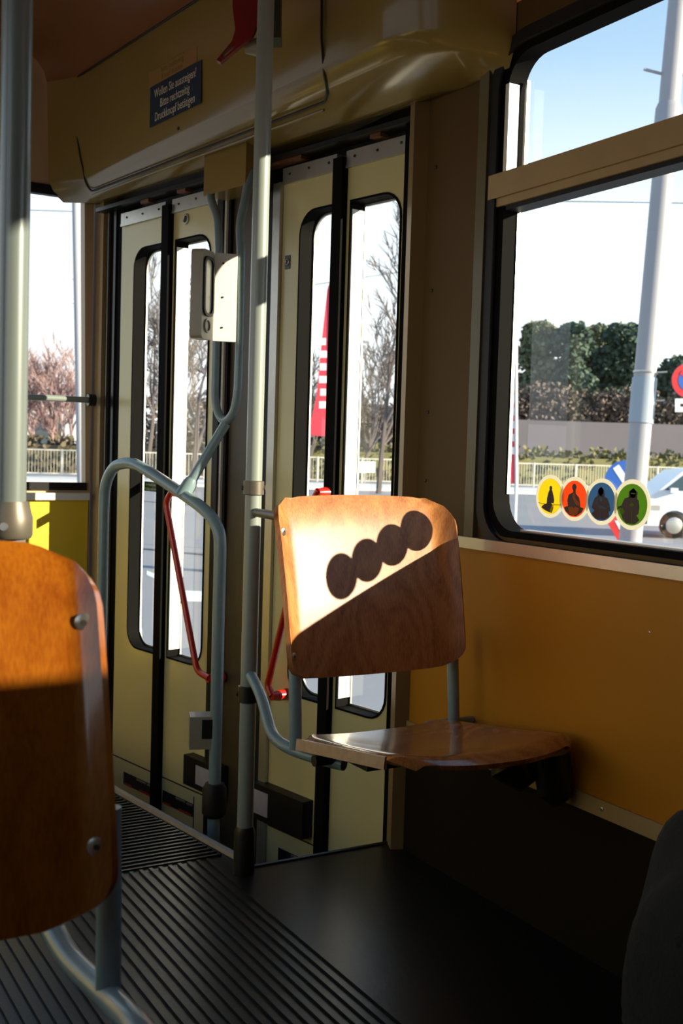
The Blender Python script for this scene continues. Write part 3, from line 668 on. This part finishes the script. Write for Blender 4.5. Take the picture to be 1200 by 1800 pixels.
for dz in (.095, .0, -.085):
    finish('screw', add_tube(bmesh.new(), [SFc(-.008, dz, -.001), SFc(-.008, dz, .002)], .003, 8), 'hole', bb)

# ------------------------------------------------------------ chairs
def backrest_bm(cx, yb, zb, w=.455, h=.365, lean=.09, wt=0, thick=.011, fl=.80, fd=.030):
    bm = bmesh.new(); NU, NV = 40, 28; r = .048; g = []
    for j in range(NV+1):
        v = j/NV; z = v*h
        # rounded corners: half-width at this height
        hw = w/2 + wt*(v-.5)
        dz = min(z, h-z)
        if dz < r: hw = hw - r + math.sqrt(max(r*r-(r-dz)**2, 0))
        row = []
        for i in range(NU+1):
            u_ = -1+2*i/NU
            x = u_*hw; au = abs(x)/(w/2)
            fwd = .016*au*au + (fd*max(0, (au-fl)/(1-fl))**1.6)       # curves towards the sitter at both sides
            top = -.012*max(0, (v-.82)/.18)**2                         # top rolls back
            zz = z + (.010*(1-au*au) if v > .5 else -.008*(1-au*au))*(abs(v-.5)*2)**3
            y = yb + lean*v - fwd - top - .006*math.sin(math.pi*v)
            row.append(bm.verts.new((cx+x, y, zb+zz)))
        g.append(row)
    for j in range(NV):
        for i in range(NU): bm.faces.new([g[j][i], g[j][i+1], g[j+1][i+1], g[j+1][i]])
    bmesh.ops.remove_doubles(bm, verts=bm.verts, dist=.0004)
    bmesh.ops.recalc_face_normals(bm, faces=bm.faces)
    bmesh.ops.solidify(bm, geom=bm.faces[:], thickness=thick)
    return bm
def on_back(cx, yb, zb, u_, z, w=.455, h=.365, lean=.09, fl=.80, fd=.030):
    v = z/h; au = abs(u_); fwd = .016*au*au + (fd*max(0, (au-fl)/(1-fl))**1.6)
    return Vector((cx+u_*w/2, yb+lean*v-fwd-.006*math.sin(math.pi*v), zb+z))
def chair_screws(par, cx, yb, zb, us, zs, **kw):
    for u_ in us:
        for z_ in zs:
            p = on_back(cx, yb, zb, u_, z_, **kw); F = Fr(p, Vector((1, -.45*(1 if u_ > 0 else -1), 0)), (0, 0, 1))
            n_ = F.w if F.w.y < 0 else -F.w
            p = p + n_*.0112
            s = finish('screw', add_tube(bmesh.new(), [p-n_*.003, p+n_*.0012, p+n_*.0022], [.0092, .0090, .0072], 16), 'screw', par)
            finish('screw_recess', add_tube(bmesh.new(), [p+n_*.0015, p+n_*.0026], .0032, 8), 'hole', s)

ch = thing('tram_seat', 'wooden shell seat lit by the sun with sticker shadows across its backrest', 'seat', (1.29, 1.9, .38))
CX, YB, ZB = 1.277, 2.045, .540
br = finish('backrest', backrest_bm(CX, YB, ZB, w=.462, wt=.008), 'wood', ch, sharp=40)
chair_screws(br, CX, YB, ZB, (-.955,), (.305, .050))
# seat pan
bm = bmesh.new(); NU, NV = 30, 24; g = []
for j in range(NV+1):
    v = j/NV                       # 0 rear .. 1 front
    row = []
    for i in range(NU+1):
        u_ = -1+2*i/NU
        hw = .200 + .022*v
        yy = 2.035 - .365*v - .045*v*(1-abs(u_)**2.2)
        if v > .85: hw -= .035*((v-.85)/.15)**2.5
        if v < .1: hw -= .02*((.1-v)/.1)**2
        z = .408 + .052*v + .010*abs(u_)**2.5*(1-v*.6) - .014*math.sin(math.pi*v)*(1-u_*u_) - .020*max(0, (v-.85)/.15)**2
        z -= .012*max(0, (abs(u_)-.9)/.1)**1.5
        row.append(bm.verts.new((1.288+.045*v+u_*hw, yy, z)))
    g.append(row)
for j in range(NV):
    for i in range(NU): bm.faces.new([g[j][i], g[j+1][i], g[j+1][i+1], g[j][i+1]])
bmesh.ops.recalc_face_normals(bm, faces=bm.faces); bmesh.ops.solidify(bm, geom=bm.faces[:], thickness=.011)
seat = finish('seat', bm, 'seatwood', ch, sharp=40)
band = []
for k in range(13):
    v = k/12*.86+.02; hw = .200+.022*v; band.append((1.288+.045*v-hw-.0035, 2.035-.365*v, .408+.052*v+.0105*(1-v*.6)-.012-.006))
bm = bmesh.new()      # worn pale edges
va = [bm.verts.new((x, y, z+.011)) for x, y, z in band]; vb = [bm.verts.new((x-.002, y, z-.013)) for x, y, z in band]; vc = [bm.verts.new((x+.004, y, z-.013)) for x, y, z in band]; vd = [bm.verts.new((x+.004, y, z+.011)) for x, y, z in band]
for P_, Q_ in ((va, vb), (vb, vc), (vc, vd), (vd, va)):
    for k in range(12): bm.faces.new([P_[k], P_[k+1], Q_[k+1], Q_[k]])
[g0 for g0 in [(1.288+.045*v-(.200+.022*v)-.001, 2.035-.365*v, .402+.052*v) for v in (0.03, .2, .4, .6, .78)]]
finish('worn_edge', bm, 'ply_edge', seat)
# frame
fx = 1.085
frm = tube('frame', [(PX, PY-.005, .485), (PX-.012, 2.27, .455), (fx, 2.14, .388), (fx+.005, 2.06, .380), (fx+.04, 1.97, .376), (fx+.06, 1.93, .376)], .013, 'tube', ch, 14, .05)
tube('upright', [(fx+.008, 2.062, .60), (fx+.008, 2.045, .385)], .0135, 'tube', ch, 14)
tube('upright', [(1.507, 2.070, .62), (1.504, 2.045, .40)], .0135, 'tube', ch, 14)
tube('wall_stub', [(1.44, 2.062, .398), (XW, 2.062, .398)], .0095, 'tube', ch, 12)
box('wall_bracket', WORLD, (1.50, 1.52, 2.02, 2.06, .355, .39), 'clamp', ch, bevel=.003)
tube('cross_tube', [(fx, 1.95, .385), (XW, 1.95, .385)], .012, 'black', ch, 12)
tube('top_bracket', [(PX, PY, .868), (fx+.03, 2.13, .868)], .0105, 'clamp', ch, 12)
bm = bmesh.new(); add_tube(bm, [(1.475, 1.80, .40), (1.475, 1.79, .37), (1.49, 1.76, .335)], [.045, .052, .022], 16)
add_tube(bm, [(1.52, 1.73, .41), (1.53, 1.72, .33), (1.54, 1.71, .31)], [.040, .038, .022], 16)
finish('wall_mount', bm, 'black', ch)
finish('under_bracket', add_box(bmesh.new(), WORLD, fx+.06, fx+.16, 1.84, 1.98, .385, .405), 'black', ch, bevel=.008)

ch2 = thing('tram_seat', 'orange-brown wooden seat cut off by the left edge in the foreground', 'seat', (.13, 1.0, .3))
CX2, YB2, ZB2 = .115, 1.015, .570
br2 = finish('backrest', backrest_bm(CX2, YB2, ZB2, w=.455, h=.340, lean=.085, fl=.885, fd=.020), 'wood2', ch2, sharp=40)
for z_ in (.275, .070):
    chair_screws(br2, CX2, YB2, ZB2, (.94,), (z_,), h=.34, lean=.085, fl=.885, fd=.020)
tube('upright', [(.351, 1.045, .66), pix(191, 1600, 1.10), pix(190, 1745, 1.10)], .0125, 'tube', ch2, 14)
tube('frame', [(LX, LY, .53), pix(62, 1575, 1.30), pix(120, 1685, 1.19), pix(190, 1752, 1.10), pix(252, 1815, 1.0), (.36, .70, .43)], .0135, 'tube', ch2, 14, .04)
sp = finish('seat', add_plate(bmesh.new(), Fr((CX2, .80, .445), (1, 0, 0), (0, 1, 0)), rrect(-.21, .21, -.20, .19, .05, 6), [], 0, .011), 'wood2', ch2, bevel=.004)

# dark fabric bag low at the right
bm = bmesh.new(); bmesh.ops.create_uvsphere(bm, u_segments=40, v_segments=28, radius=1)
bc = pix(1365, 1700, 1.55); bc.z = .272
for v in bm.verts:
    n_ = v.co.copy(); sgn = lambda q, e_: math.copysign(abs(q)**e_, q)
    q = Vector((sgn(n_.x, .8)*.17, sgn(n_.y, .8)*.20, sgn(n_.z, .8)*.27))
    q *= 1 + .04*math.sin(n_.x*7+n_.z*5) + .025*math.sin(n_.y*13+n_.z*9)
    v.co = q + bc
bag = thing('bag', 'dark charcoal fabric bag at the lower right beside the orange wall', 'bag', (bc.x, bc.y, 0))
finish('body', bm, 'fabric', bag)
tube('strap', [bc + Vector((-.165, .03, .10)), bc + Vector((-.135, -.08, .175)), bc + Vector((-.02, -.16, .20)), bc + Vector((.1, -.18, .13))], .011, 'fabric', bag, 10, .04, sq=.5)

# ============================================================ outside
GZ = -.9
gr = finish('ground', add_plate(bmesh.new(), WORLD, [(-300, -120), (300, -120), (300, 400), (-300, 400)], [], GZ-.1, GZ),
            mat('grey_asphalt', (.30, .30, .31), .85, noise=(.4, .4, (.24, .24, .25)), bump=(6, .3)), origin=(0, 0, GZ)); tag(gr, 'grey asphalt road and forecourt outside the tram', 'road', kind='structure')
def line_strip(name, p, q, width, m, z0, z1, label, cat, kind=None):
    p = Vector((p.x, p.y, 0)); q = Vector((q.x, q.y, 0)); F = Fr(p, q-p, Vector((-(q-p).y, (q-p).x, 0)))
    o = finish(name, add_box(bmesh.new(), F, 0, (q-p).length, -width/2, width/2, z0, z1), m); return tag(o, label, cat, kind=kind)
pave = mat('pale_pavement', (.75, .73, .68), .8, noise=(.6, .5, (.68, .66, .6)))
line_strip('pavement', gpix(-250, 52), gpix(1400, 62), 7, pave, GZ, GZ+.12, 'pale sunlit pavement strip in front of the railing', 'pavement', 'structure')
white = mat('white_road_paint', (.8, .8, .78), .7, noise=(3, .5, (.72, .72, .7)))
rdm = finish('road_marking', add_box(bmesh.new(), Fr(gpix(262, 16.2), gpix(352, 14.0)-gpix(262, 16.2), (gpix(262, 17.5)-gpix(262, 16.2))), 0, .75, 0, .6, 0, .012), white)
tag(rdm, 'white painted block on the asphalt seen low through the left door, at left', 'road marking')
rdm = finish('road_marking', add_box(bmesh.new(), Fr(gpix(310, 13.6), gpix(352, 13.6)-gpix(310, 13.6), (gpix(310, 15)-gpix(310, 13.6))), 0, .62, 0, .9, 0, .012), white)
tag(rdm, 'white painted block on the asphalt seen low through the left door, at right', 'road marking')
for (pa, da, pb, db, lb) in ((200, 38, 760, 30, 'thin dark tram rail line across the forecourt'), (150, 21, 430, 19, 'dark seam line in the road beyond the left door')):
    line_strip('track_rail', gpix(pa, da), gpix(pb, db), .16, mat('dark_rail', (.12, .12, .13), .5, noise=(2, .5, (.1, .1, .1))), GZ, GZ+.015, lb, 'rail')

# railing
def fence(name, p, q, h, n, label, m, step=.16):
    t_ = thing(name, label, 'railing', (p.x, p.y, GZ+.12)); d = Vector((q.x-p.x, q.y-p.y, 0)); F = Fr((p.x, p.y, GZ+.12), d, (0, 0, 1)); L = d.length
    bm = bmesh.new()
    for zz in (.12, h): add_box(bm, F, 0, L, zz-.03, zz+.03, -.02, .02)
    finish('rail', bm, m, t_)
    bm = bmesh.new(); x = 0
    while x < L: add_box(bm, F, x-.012, x+.012, .12, h, -.01, .01); x += step
    b_ = finish('balusters', bm, m, t_); b_['kind'] = 'stuff'
    bm = bmesh.new(); x = 0
    while x < L: add_box(bm, F, x-.045, x+.045, 0, h+.05, -.04, .04); x += 2.5
    b_ = finish('posts', bm, m, t_); b_['kind'] = 'stuff'
rail_m = mat('pale_railing_paint', (.62, .60, .52), .5, noise=(5, .5, (.55, .53, .46)))
fence('railing', gpix(-250, 56), gpix(480, 61), 1.35, 0, 'pale metal railing along the road behind the left windows', rail_m)
fence('railing', gpix(480, 61), gpix(1400, 66), 1.35, 0, 'pale metal railing along the road behind the right window', rail_m)

# hedge and bank: leafy stuff
def leaf_cloud(bm, c, rad, n, s, flat=1):
    for _ in range(n):
        while True:
            d = Vector((random.uniform(-1, 1), random.uniform(-1, 1), random.uniform(-1, 1)))
            if .25 < d.length < 1: break
        p = Vector(c) + Vector((d.x*rad[0], d.y*rad[1], d.z*rad[2]))
        a = Vector((random.gauss(0, 1), random.gauss(0, 1), random.gauss(0, 1))).normalized(); b = a.orthogonal().normalized()
        b.rotate(Matrix.Rotation(random.random()*6.28, 3, a)); c_ = a.cross(b); q = s*random.uniform(.6, 1.3)
        vv = [bm.verts.new(p+b*q*x+c_*q*y) for x, y in ((-1, -.5), (0, -.8), (1, -.2), (.6, .7), (-.5, .8))]; bm.faces.new(vv)
def hedge(p, q, w, h, m, label, n):
    bm = bmesh.new(); d = q-p; L = d.length
    F = Fr((p.x, p.y, GZ), d, (0, 0, 1)); add_box(bm, F, 0, L, 0, h*.8, -w*.4, w*.4)
    for _ in range(n):
        x = random.random()*L; zz = random.random()*h; y = random.uniform(-.5, .5)*w
        leaf_cloud(bm, F(x, zz, y), (.5, .5, .35), 5, .16)
    o = finish('hedge', bm, m); return tag(o, label, 'hedge', kind='stuff')
hedge(gpix(-250, 68), gpix(440, 70), 2, 2.1, mat('brown_hedge_leaves', (.16, .12, .07), .8, noise=(1, .5, (.09, .08, .04))), 'brownish clipped hedge behind the railing at left', 900)
hedge(gpix(440, 72), gpix(1400, 80), 3, 2.3, mat('olive_bank_grass', (.22, .19, .07), .85, noise=(.6, .5, (.12, .13, .05))), 'olive grassy bank behind the railing at right', 1500)
lw = mat('mauve_grey_wall', (.17, .15, .17), .8, noise=(.5, .5, (.13, .12, .13)))
line_strip('boundary_wall', gpix(850, 90), gpix(1420, 92), .6, lw, GZ, 3.9, 'long mauve-grey wall beyond the grassy bank', 'wall')

# bare trees
def bare_tree(base, H, m, label, grp, seed, spread=.5, r0=.12, parent_name='bare_tree'):
    rnd = random.Random(seed); bm = bmesh.new(); tw = bmesh.new()
    def grow(p, d, L, r, k):
        n = 3; q = p; pts = [p]; dd = d.copy()
        for _ in range(n):
            dd = (dd + Vector((rnd.gauss(0, .10), rnd.gauss(0, .10), rnd.gauss(0, .06)+.03))).normalized(); q = q + dd*L/n; pts.append(q)
        add_tube(bm if k < 2 else tw, pts, [r*(1-.45*i/n) for i in range(n+1)], 5 if k < 2 else 3, cap=False)
        if k >= 5: return
        for _ in range(rnd.choice((2, 3, 3)) if k else 5):
            f = rnd.uniform(.35, 1.0); i = min(int(f*n), n-1); s = pts[i].lerp(pts[i+1], f*n-i)
            ax = Vector((rnd.gauss(0, 1), rnd.gauss(0, 1), rnd.gauss(0, .4))).normalized()
            nd = (dd + ax*spread*rnd.uniform(.7, 1.4)).normalized(); grow(s, nd, L*rnd.uniform(.55, .75), max(r*.5, .024), k+1)
        grow(q, dd, L*.7, r*.55, k+1)
    grow(Vector(base), Vector((0, 0, 1)), H*.38, r0, 0)
    t_ = thing(parent_name, label, 'tree', tuple(base), group=grp)
    finish('trunk', bm, m, t_); o = finish('twigs', tw, m, t_)
    return t_
bk = mat('pinkish_bark', (.42, .27, .25), .9, noise=(1, .5, (.34, .22, .2))); bk2 = mat('grey_brown_bark', (.16, .13, .12), .9, noise=(1, .5, (.12, .1, .09)))
bt = [(66, 79, 8.0, bk, 'pinkish bare tree behind the two trees of the rear window'), (112, 81, 8.4, bk, 'pinkish bare tree deep in the right half of the rear window'), (22, 80, 8.6, bk, 'pinkish bare tree behind the edge of the left pole'), (40, 74, 8.5, bk, 'pinkish bare tree behind the left pole'), (92, 76, 8.8, bk, 'pinkish bare tree in the middle of the rear window'), (128, 72, 8.0, bk, 'pinkish bare tree beside the street mast'), (8, 70, 7.5, bk, 'pinkish bare tree at the left picture edge'),
      (262, 60, 12.5, bk2, 'tall bare tree in the left pane of the left door'), (342, 46, 8.5, bk2, 'dark bare tree behind the button box'), (305, 70, 9, bk2, 'bare tree in the right pane of the left door'),
      (545, 66, 8.5, bk2, 'bare tree left of the red banner in the right door'), (668, 50, 13, bk2, 'large bare tree in the right pane of the right door'), (635, 72, 11, bk2, 'bare tree low in the middle of the right door')]
for i, (px, d, H, m_, lb) in enumerate(bt):
    bare_tree(gpix(px, d), H, m_, lb, 'bare trees beyond the road', 11+i, r0=.14)
# evergreens
pine1 = mat('dark_evergreen_leaves', (.09, .14, .085), .8, noise=(.8, .5, (.045, .08, .06))); pine2 = mat('olive_evergreen_leaves', (.22, .24, .13), .8, noise=(.8, .5, (.12, .15, .08)))
def evergreen(px, d, top, rad, m_, label, seed):
    random.seed(seed); b = gpix(px, d); t_ = thing('evergreen_tree', label, 'tree', tuple(b), group='evergreens beyond the bank')
    H = pix(px, top, d).z - GZ
    tube('trunk', [b, b+Vector((.1, 0, H*.5)), b+Vector((0, .1, H*.85))], [.3, .22, .08], bk2, t_, 8)
    bm = bmesh.new()
    for k in range(30):
        f = random.uniform(.12, .95); rr = rad*(1-.3*abs(f-.5)*1.5)*.62; a = random.random()*6.28; q = rad*.55*math.sqrt(random.random())*(1 if f < .8 else .5)
        c = b + Vector((math.cos(a)*q, math.sin(a)*q, H*f if f < .85 else H*.88)); leaf_cloud(bm, c, (rr, rr, rr*.8), 380, .22)
    finish('crown', bm, m_, t_)
for a in ((935, 100, 552, 2.6, pine2, 'pale green evergreen at the left of the side window'), (1000, 98, 556, 2.7, pine1, 'dark rounded evergreen left of centre in the side window'), (1046, 104, 556, 2.4, pine2, 'olive evergreen with pointed top in the side window'),
          (1090, 100, 557, 2.8, pine1, 'evergreen directly left of the street mast'), (1190, 108, 622, 3.2, pine1, 'evergreen right of the street mast')): evergreen(*a, seed=int(a[0]))
# bare brush under the evergreens
brown = mat('brown_brush_twigs', (.20, .15, .12), .9, noise=(.7, .5, (.13, .11, .09)))
bm = bmesh.new()
for px in range(900, 1300, 12):
    for k in range(3):
        c = gpix(px+random.uniform(-5, 5), 94.5); c.z = 4.5+random.uniform(-.8, 1.6); leaf_cloud(bm, c, (1.2, 1.2, 1.4), 140, .15)
tag(finish('brushwood', bm, brown), 'brown brushwood above the mauve wall', 'brush', kind='stuff')
bm = bmesh.new()
for px in list(range(235, 400, 14))+list(range(520, 720, 14)):
    for k in range(2):
        c = gpix(px+random.uniform(-5, 5), 80); c.z = 1.6+random.uniform(-.8, 2.2); leaf_cloud(bm, c, (1.3, 1.3, 1.6), 120, .15)
tag(finish('brushwood', bm, brown), 'brown brushwood behind the railing seen through the doors', 'brush', kind='stuff')

# buildings
def building(p, q, h, m_, label, floors, nwin, depth=8):
    t_ = thing('building', label, 'building', (p.x, p.y, GZ)); d = Vector((q.x-p.x, q.y-p.y, 0)); F = Fr((p.x, p.y, GZ), d, (0, 0, 1)); L = d.length
    box('walls', F, (0, L, 0, h, -depth, 0), m_, t_)
    box('roof_edge', F, (-.2, L+.2, h, h+.25, -depth, .25), mat('roof_edge_grey', (.4, .4, .4), .7, noise=(2, .5, (.35, .35, .35))), t_)
    wm = mat('dark_window_glass', (.10, .12, .13), .15, noise=(1, .5, (.08, .1, .11)))
    for f in range(floors):
        for k in range(nwin):
            x = L*(k+.5)/nwin; z = h*(f+.55)/floors; box('window', F, (x-L/nwin*.28, x+L/nwin*.28, z-h/floors*.25, z+h/floors*.25, .0, .04), wm, t_)
wb = mat('white_render', (.85, .84, .82), .8, noise=(.5, .5, (.8, .79, .77)))
building(gpix(-200, 93), gpix(205, 93), 5.2, wb, 'long low white building behind the hedge at left', 1, 5)
building(gpix(300, 92), gpix(430, 92), 3.8, wb, 'white building behind the left door panes', 1, 3)
building(gpix(870, 112), gpix(962, 112), 9.5, mat('grey_green_render', (.33, .36, .30), .8, noise=(.5, .5, (.28, .31, .26))), 'grey-green building at the left of the side window', 3, 3)
building(gpix(540, 110), gpix(720, 110), 6.2, mat('beige_render', (.42, .39, .33), .8, noise=(.5, .5, (.36, .33, .28))), 'beige building behind the right door panes', 2, 5)

# street masts
mast_m = mat('pale_grey_mast_paint', (.38, .375, .39), .45, noise=(1.5, .5, (.33, .325, .34)))
def mast(x0, y0, x1, y1, d, r, label, extras=True):
    a = pix(x0, y0, d); b = pix(x1, y1, d); dr = (b-a)/(b.z-a.z); base = a + dr*(GZ-a.z); top = a + dr*(8.5-a.z)
    t_ = thing('street_mast', label, 'mast', tuple(base)); tube('shaft', [base, a, b, top], [r*1.05, r, r*.92, r*.8], mast_m, t_, 20)
    return t_, a, b, dr
ms, a, b, dr = mast(1112, 900, 1183, 100, 15, .152, 'thick pale street mast in the side window')
pt = lambda y: a + dr*(pix(1150, y, 15).z - a.z)
c_ = pt(215); tube('collar', [c_+dr*.25, c_+dr*.18, c_-dr*.3], [.15, .175, .18], mast_m, ms, 20)
for y_ in (655, 705): c_ = pt(y_); tube('strap', [c_-dr*.012, c_+dr*.012], .165, mat('steel_strap', (.5, .5, .48), .3, metal=.8, noise=(5, .5, (.4, .4, .38))), ms, 20); tube('strap_bolt', [c_+RT*.15, c_+RT*.28-FW*.05], .012, 'alu', ms, 6)
c_ = pt(700); PF = Fr(c_, RT, (0, 0, 1)); cm_ = mat('bluish_notice_plate', (.36, .42, .46), .5, noise=(4, .5, (.30, .36, .40)))
bm = bmesh.new(); add_tube(bm, [pt(745), pt(665)], .166, 24, cap=True); finish('notice_wrap', bm, cm_, ms)
tube('cross_arm', [pt(130)-RT*.38+Vector((0, 0, .07)), pt(130)-RT*.1, pt(130)+RT*.25], .022, mat('arm_grey', (.4, .4, .42), .5, noise=(4, .5, (.3, .3, .32))), ms, 8)
mast(140, 700, 133, 350, 34, .125, 'slim pale street mast in the rear window')
for p, q, lb in ((pix(-80, 365, 36), pix(131, 372, 34), 'thin overhead wire in the rear window at left'), (pix(860, 352, 30), pix(1260, 358, 30), 'thin overhead wire behind the mast in the side window'), (pix(520, 505, 40), pix(760, 470, 40), 'thin overhead wire seen through the right door')):
    tag(tube('overhead_wire', [p, q], .012, 'black', None, 5), lb, 'wire')

# road signs
blue = mat('blue_sign_face', (.03, .13, .50), .4, noise=(5, .5, (.028, .12, .46))); redp = mat('red_sign_face', (.65, .03, .04), .4, noise=(5, .5, (.6, .028, .036))); whp = mat('white_sign_face', (.8, .8, .8), .5, noise=(5, .5, (.75, .75, .75)))
sg = thing('keep_left_sign', 'round blue sign with a white bar above a red and white triangle on a post', 'road sign', tuple(gpix(1096, 15.6)))
SFr = Fr(pix(1098, 845, 15.6), RT, UP)
tube('post', [gpix(1096, 15.65), pix(1098, 815, 15.65)], .035, 'alu', sg, 10)
plate('disc', SFr, circ(0, 0, .285, n=32), [], -.01, .012, blue, sg)
bar = Fr(SFr.o, (RT*.55-UP*.84), (RT*.84+UP*.55)); box('bar', bar, (-.24, .20, -.05, .05, .010, .016), whp, sg)
tr = Fr(pix(1097, 930, 15.5), RT, UP); plate('triangle', tr, [(0, -.32), (.30, .20), (-.30, .20)], [], -.01, .010, redp, sg); plate('triangle_face', tr, [(0, -.15), (.14, .12), (-.14, .12)], [], .009, .014, whp, sg)
sg = thing('no_parking_sign', 'round red and blue parking ban sign at the right picture edge', 'road sign', tuple(gpix(1214, 14.8)))
SFr = Fr(pix(1211, 669, 14.8), RT, UP)
tube('post', [gpix(1214, 14.9), pix(1212, 620, 14.9)], .03, 'alu', sg, 10)
plate('rim', SFr, circ(0, 0, .235, n=36), [], -.01, .010, redp, sg); plate('face', SFr, circ(0, 0, .15, n=32), [], .009, .014, blue, sg)
box('diagonal', Fr(SFr.o, RT-UP, RT+UP), (-.16, .16, -.028, .028, .013, .017), redp, sg)
box('plate', SFr, (-.19, .19, -.42, -.24, -.01, .010), whp, sg)
box('plate_print', SFr, (-.12, .12, -.35, -.31, .009, .012), 'black', sg)

# banners
def banner(x0, x1, yt, yb, d, label, left):
    F = Fr(pix((x0+x1)/2, yb, d), RT, UP); s = d/FPX; H = (yb-yt)*s; w = (x1-x0)*s
    t_ = thing('banner_flag', label, 'flag', tuple(gpix(x1, d)))
    sgn = 1
    outl = [(w/2, 0), (w/2+.02, H*.3), (w*.62, H*.95), (w*.58, H), (w*.42, H*.93), (w*.15, H*.6), (-w*.10, H*.25), (-w/2, 0.04), (-w*.1, .02)]
    bm = bmesh.new(); add_plate(bm, F, outl, [], 0, .006); finish('cloth', bm, mat('red_banner_cloth', (.75, .06, .09), .7, noise=(1.2, .5, (.68, .05, .08))), t_)
    for k, (f, q) in enumerate(((.18, .5), (.26, .35), (.34, .5), (.42, .4), (.50, .45), (.58, .35))): box('print', F, (w*(.2-q*.35), w*(.2+q*.45), H*f, H*(f+.045), .006, .010), whp, t_)
    p0 = F(w/2+.02, 0, 0); dd = (F(w*.62, H, 0)-p0)
    tube('pole', [Vector((p0.x, p0.y, GZ)), p0, p0+dd*1.03], .03, whp, t_, 8)
banner(541, 578, 490, 768, 19, 'red feather banner with white print seen through the right door', True)
banner(893, 905, 565, 850, 19, 'red feather banner at the left edge of the side window', True)
wbx = thing('white_board', 'small white board fixed to the railing, seen through the right door', 'board', tuple(gpix(642, 60)))
box('board', Fr(pix(642, 821, 60), RT, (0, 0, 1)), (-.52, .52, -.30, .30, 0, .08), mat('bright_white_board', (.9, .9, .9), .6, noise=(5, .5, (.87, .87, .87))), wbx)
box('posts', Fr(pix(642, 821, 60), RT, (0, 0, 1)), (-.04, .04, -1.6, -.3, 0, .08), 'alu', wbx)

# car
cr_ = thing('car', 'white hatchback parked outside at the right picture edge', 'car', tuple(gpix(1240, 28.5)))
CF = Fr(gpix(1134, 27), Vector((RT.x, RT.y, 0)), (0, 0, 1)) ; white_car = mat('white_car_paint', (.78, .82, .86), .25, coat=.6, noise=(2, .5, (.74, .78, .82)))
side = [(.05, .30), (0, .55), (.06, .82), (.22, 1.05), (.40, 1.18), (.95, 1.66), (1.6, 1.76), (3.2, 1.74), (3.9, 1.45), (4.15, 1.0), (4.2, .5), (4.15, .30)]
wheels = (.78, 3.35)
low = [(4.15, .30)]
arch = lambda cx: [(cx+.37*math.cos(math.radians(a)), .32+.37*math.sin(math.radians(a))) for a in range(0, 181, 20)]
out = side[:-1] + [(4.15, .30), (wheels[1]+.37, .30)] + arch(wheels[1])[1:-1] + [(wheels[1]-.37, .30), (wheels[0]+.37, .30)] + arch(wheels[0])[1:-1] + [(wheels[0]-.37, .30)]
body_ = plate('body', CF, out, [], -1.7, 0, white_car, cr_, bevel=.05)
gm = mat('car_window_tint', (.05, .09, .11), .08, coat=.5, noise=(1, .5, (.04, .08, .10)))
plate('side_window', CF, [(.50, 1.18), (1.02, 1.60), (2.35, 1.66), (2.35, 1.15)], [], -.01, .012, gm, cr_); plate('side_window', CF, [(2.43, 1.15), (2.43, 1.66), (3.15, 1.64), (3.65, 1.35), (3.6, 1.15)], [], -.01, .012, gm, cr_)
box('headlight', CF, (.06, .42, .68, .80, -.3, .010), 'alu', cr_, bevel=.02); box('bumper_insert', CF, (.02, .12, .34, .48, -1.5, .012), 'rubber', cr_)
for wx in wheels:
    wv = finish('wheel', add_tube(bmesh.new(), [CF(wx, .32, -.22), CF(wx, .32, -.20), CF(wx, .32, -.01), CF(wx, .32, .01)], [.28, .32, .32, .28], 28), 'rubber', cr_)
    finish('wheel_rim', add_tube(bmesh.new(), [CF(wx, .32, .0), CF(wx, .32, .018)], [.22, .19], 20), 'alu', wv)
box('door_mirror', CF, (.62, .80, 1.12, 1.24, .0, .16), white_car, cr_, bevel=.03)
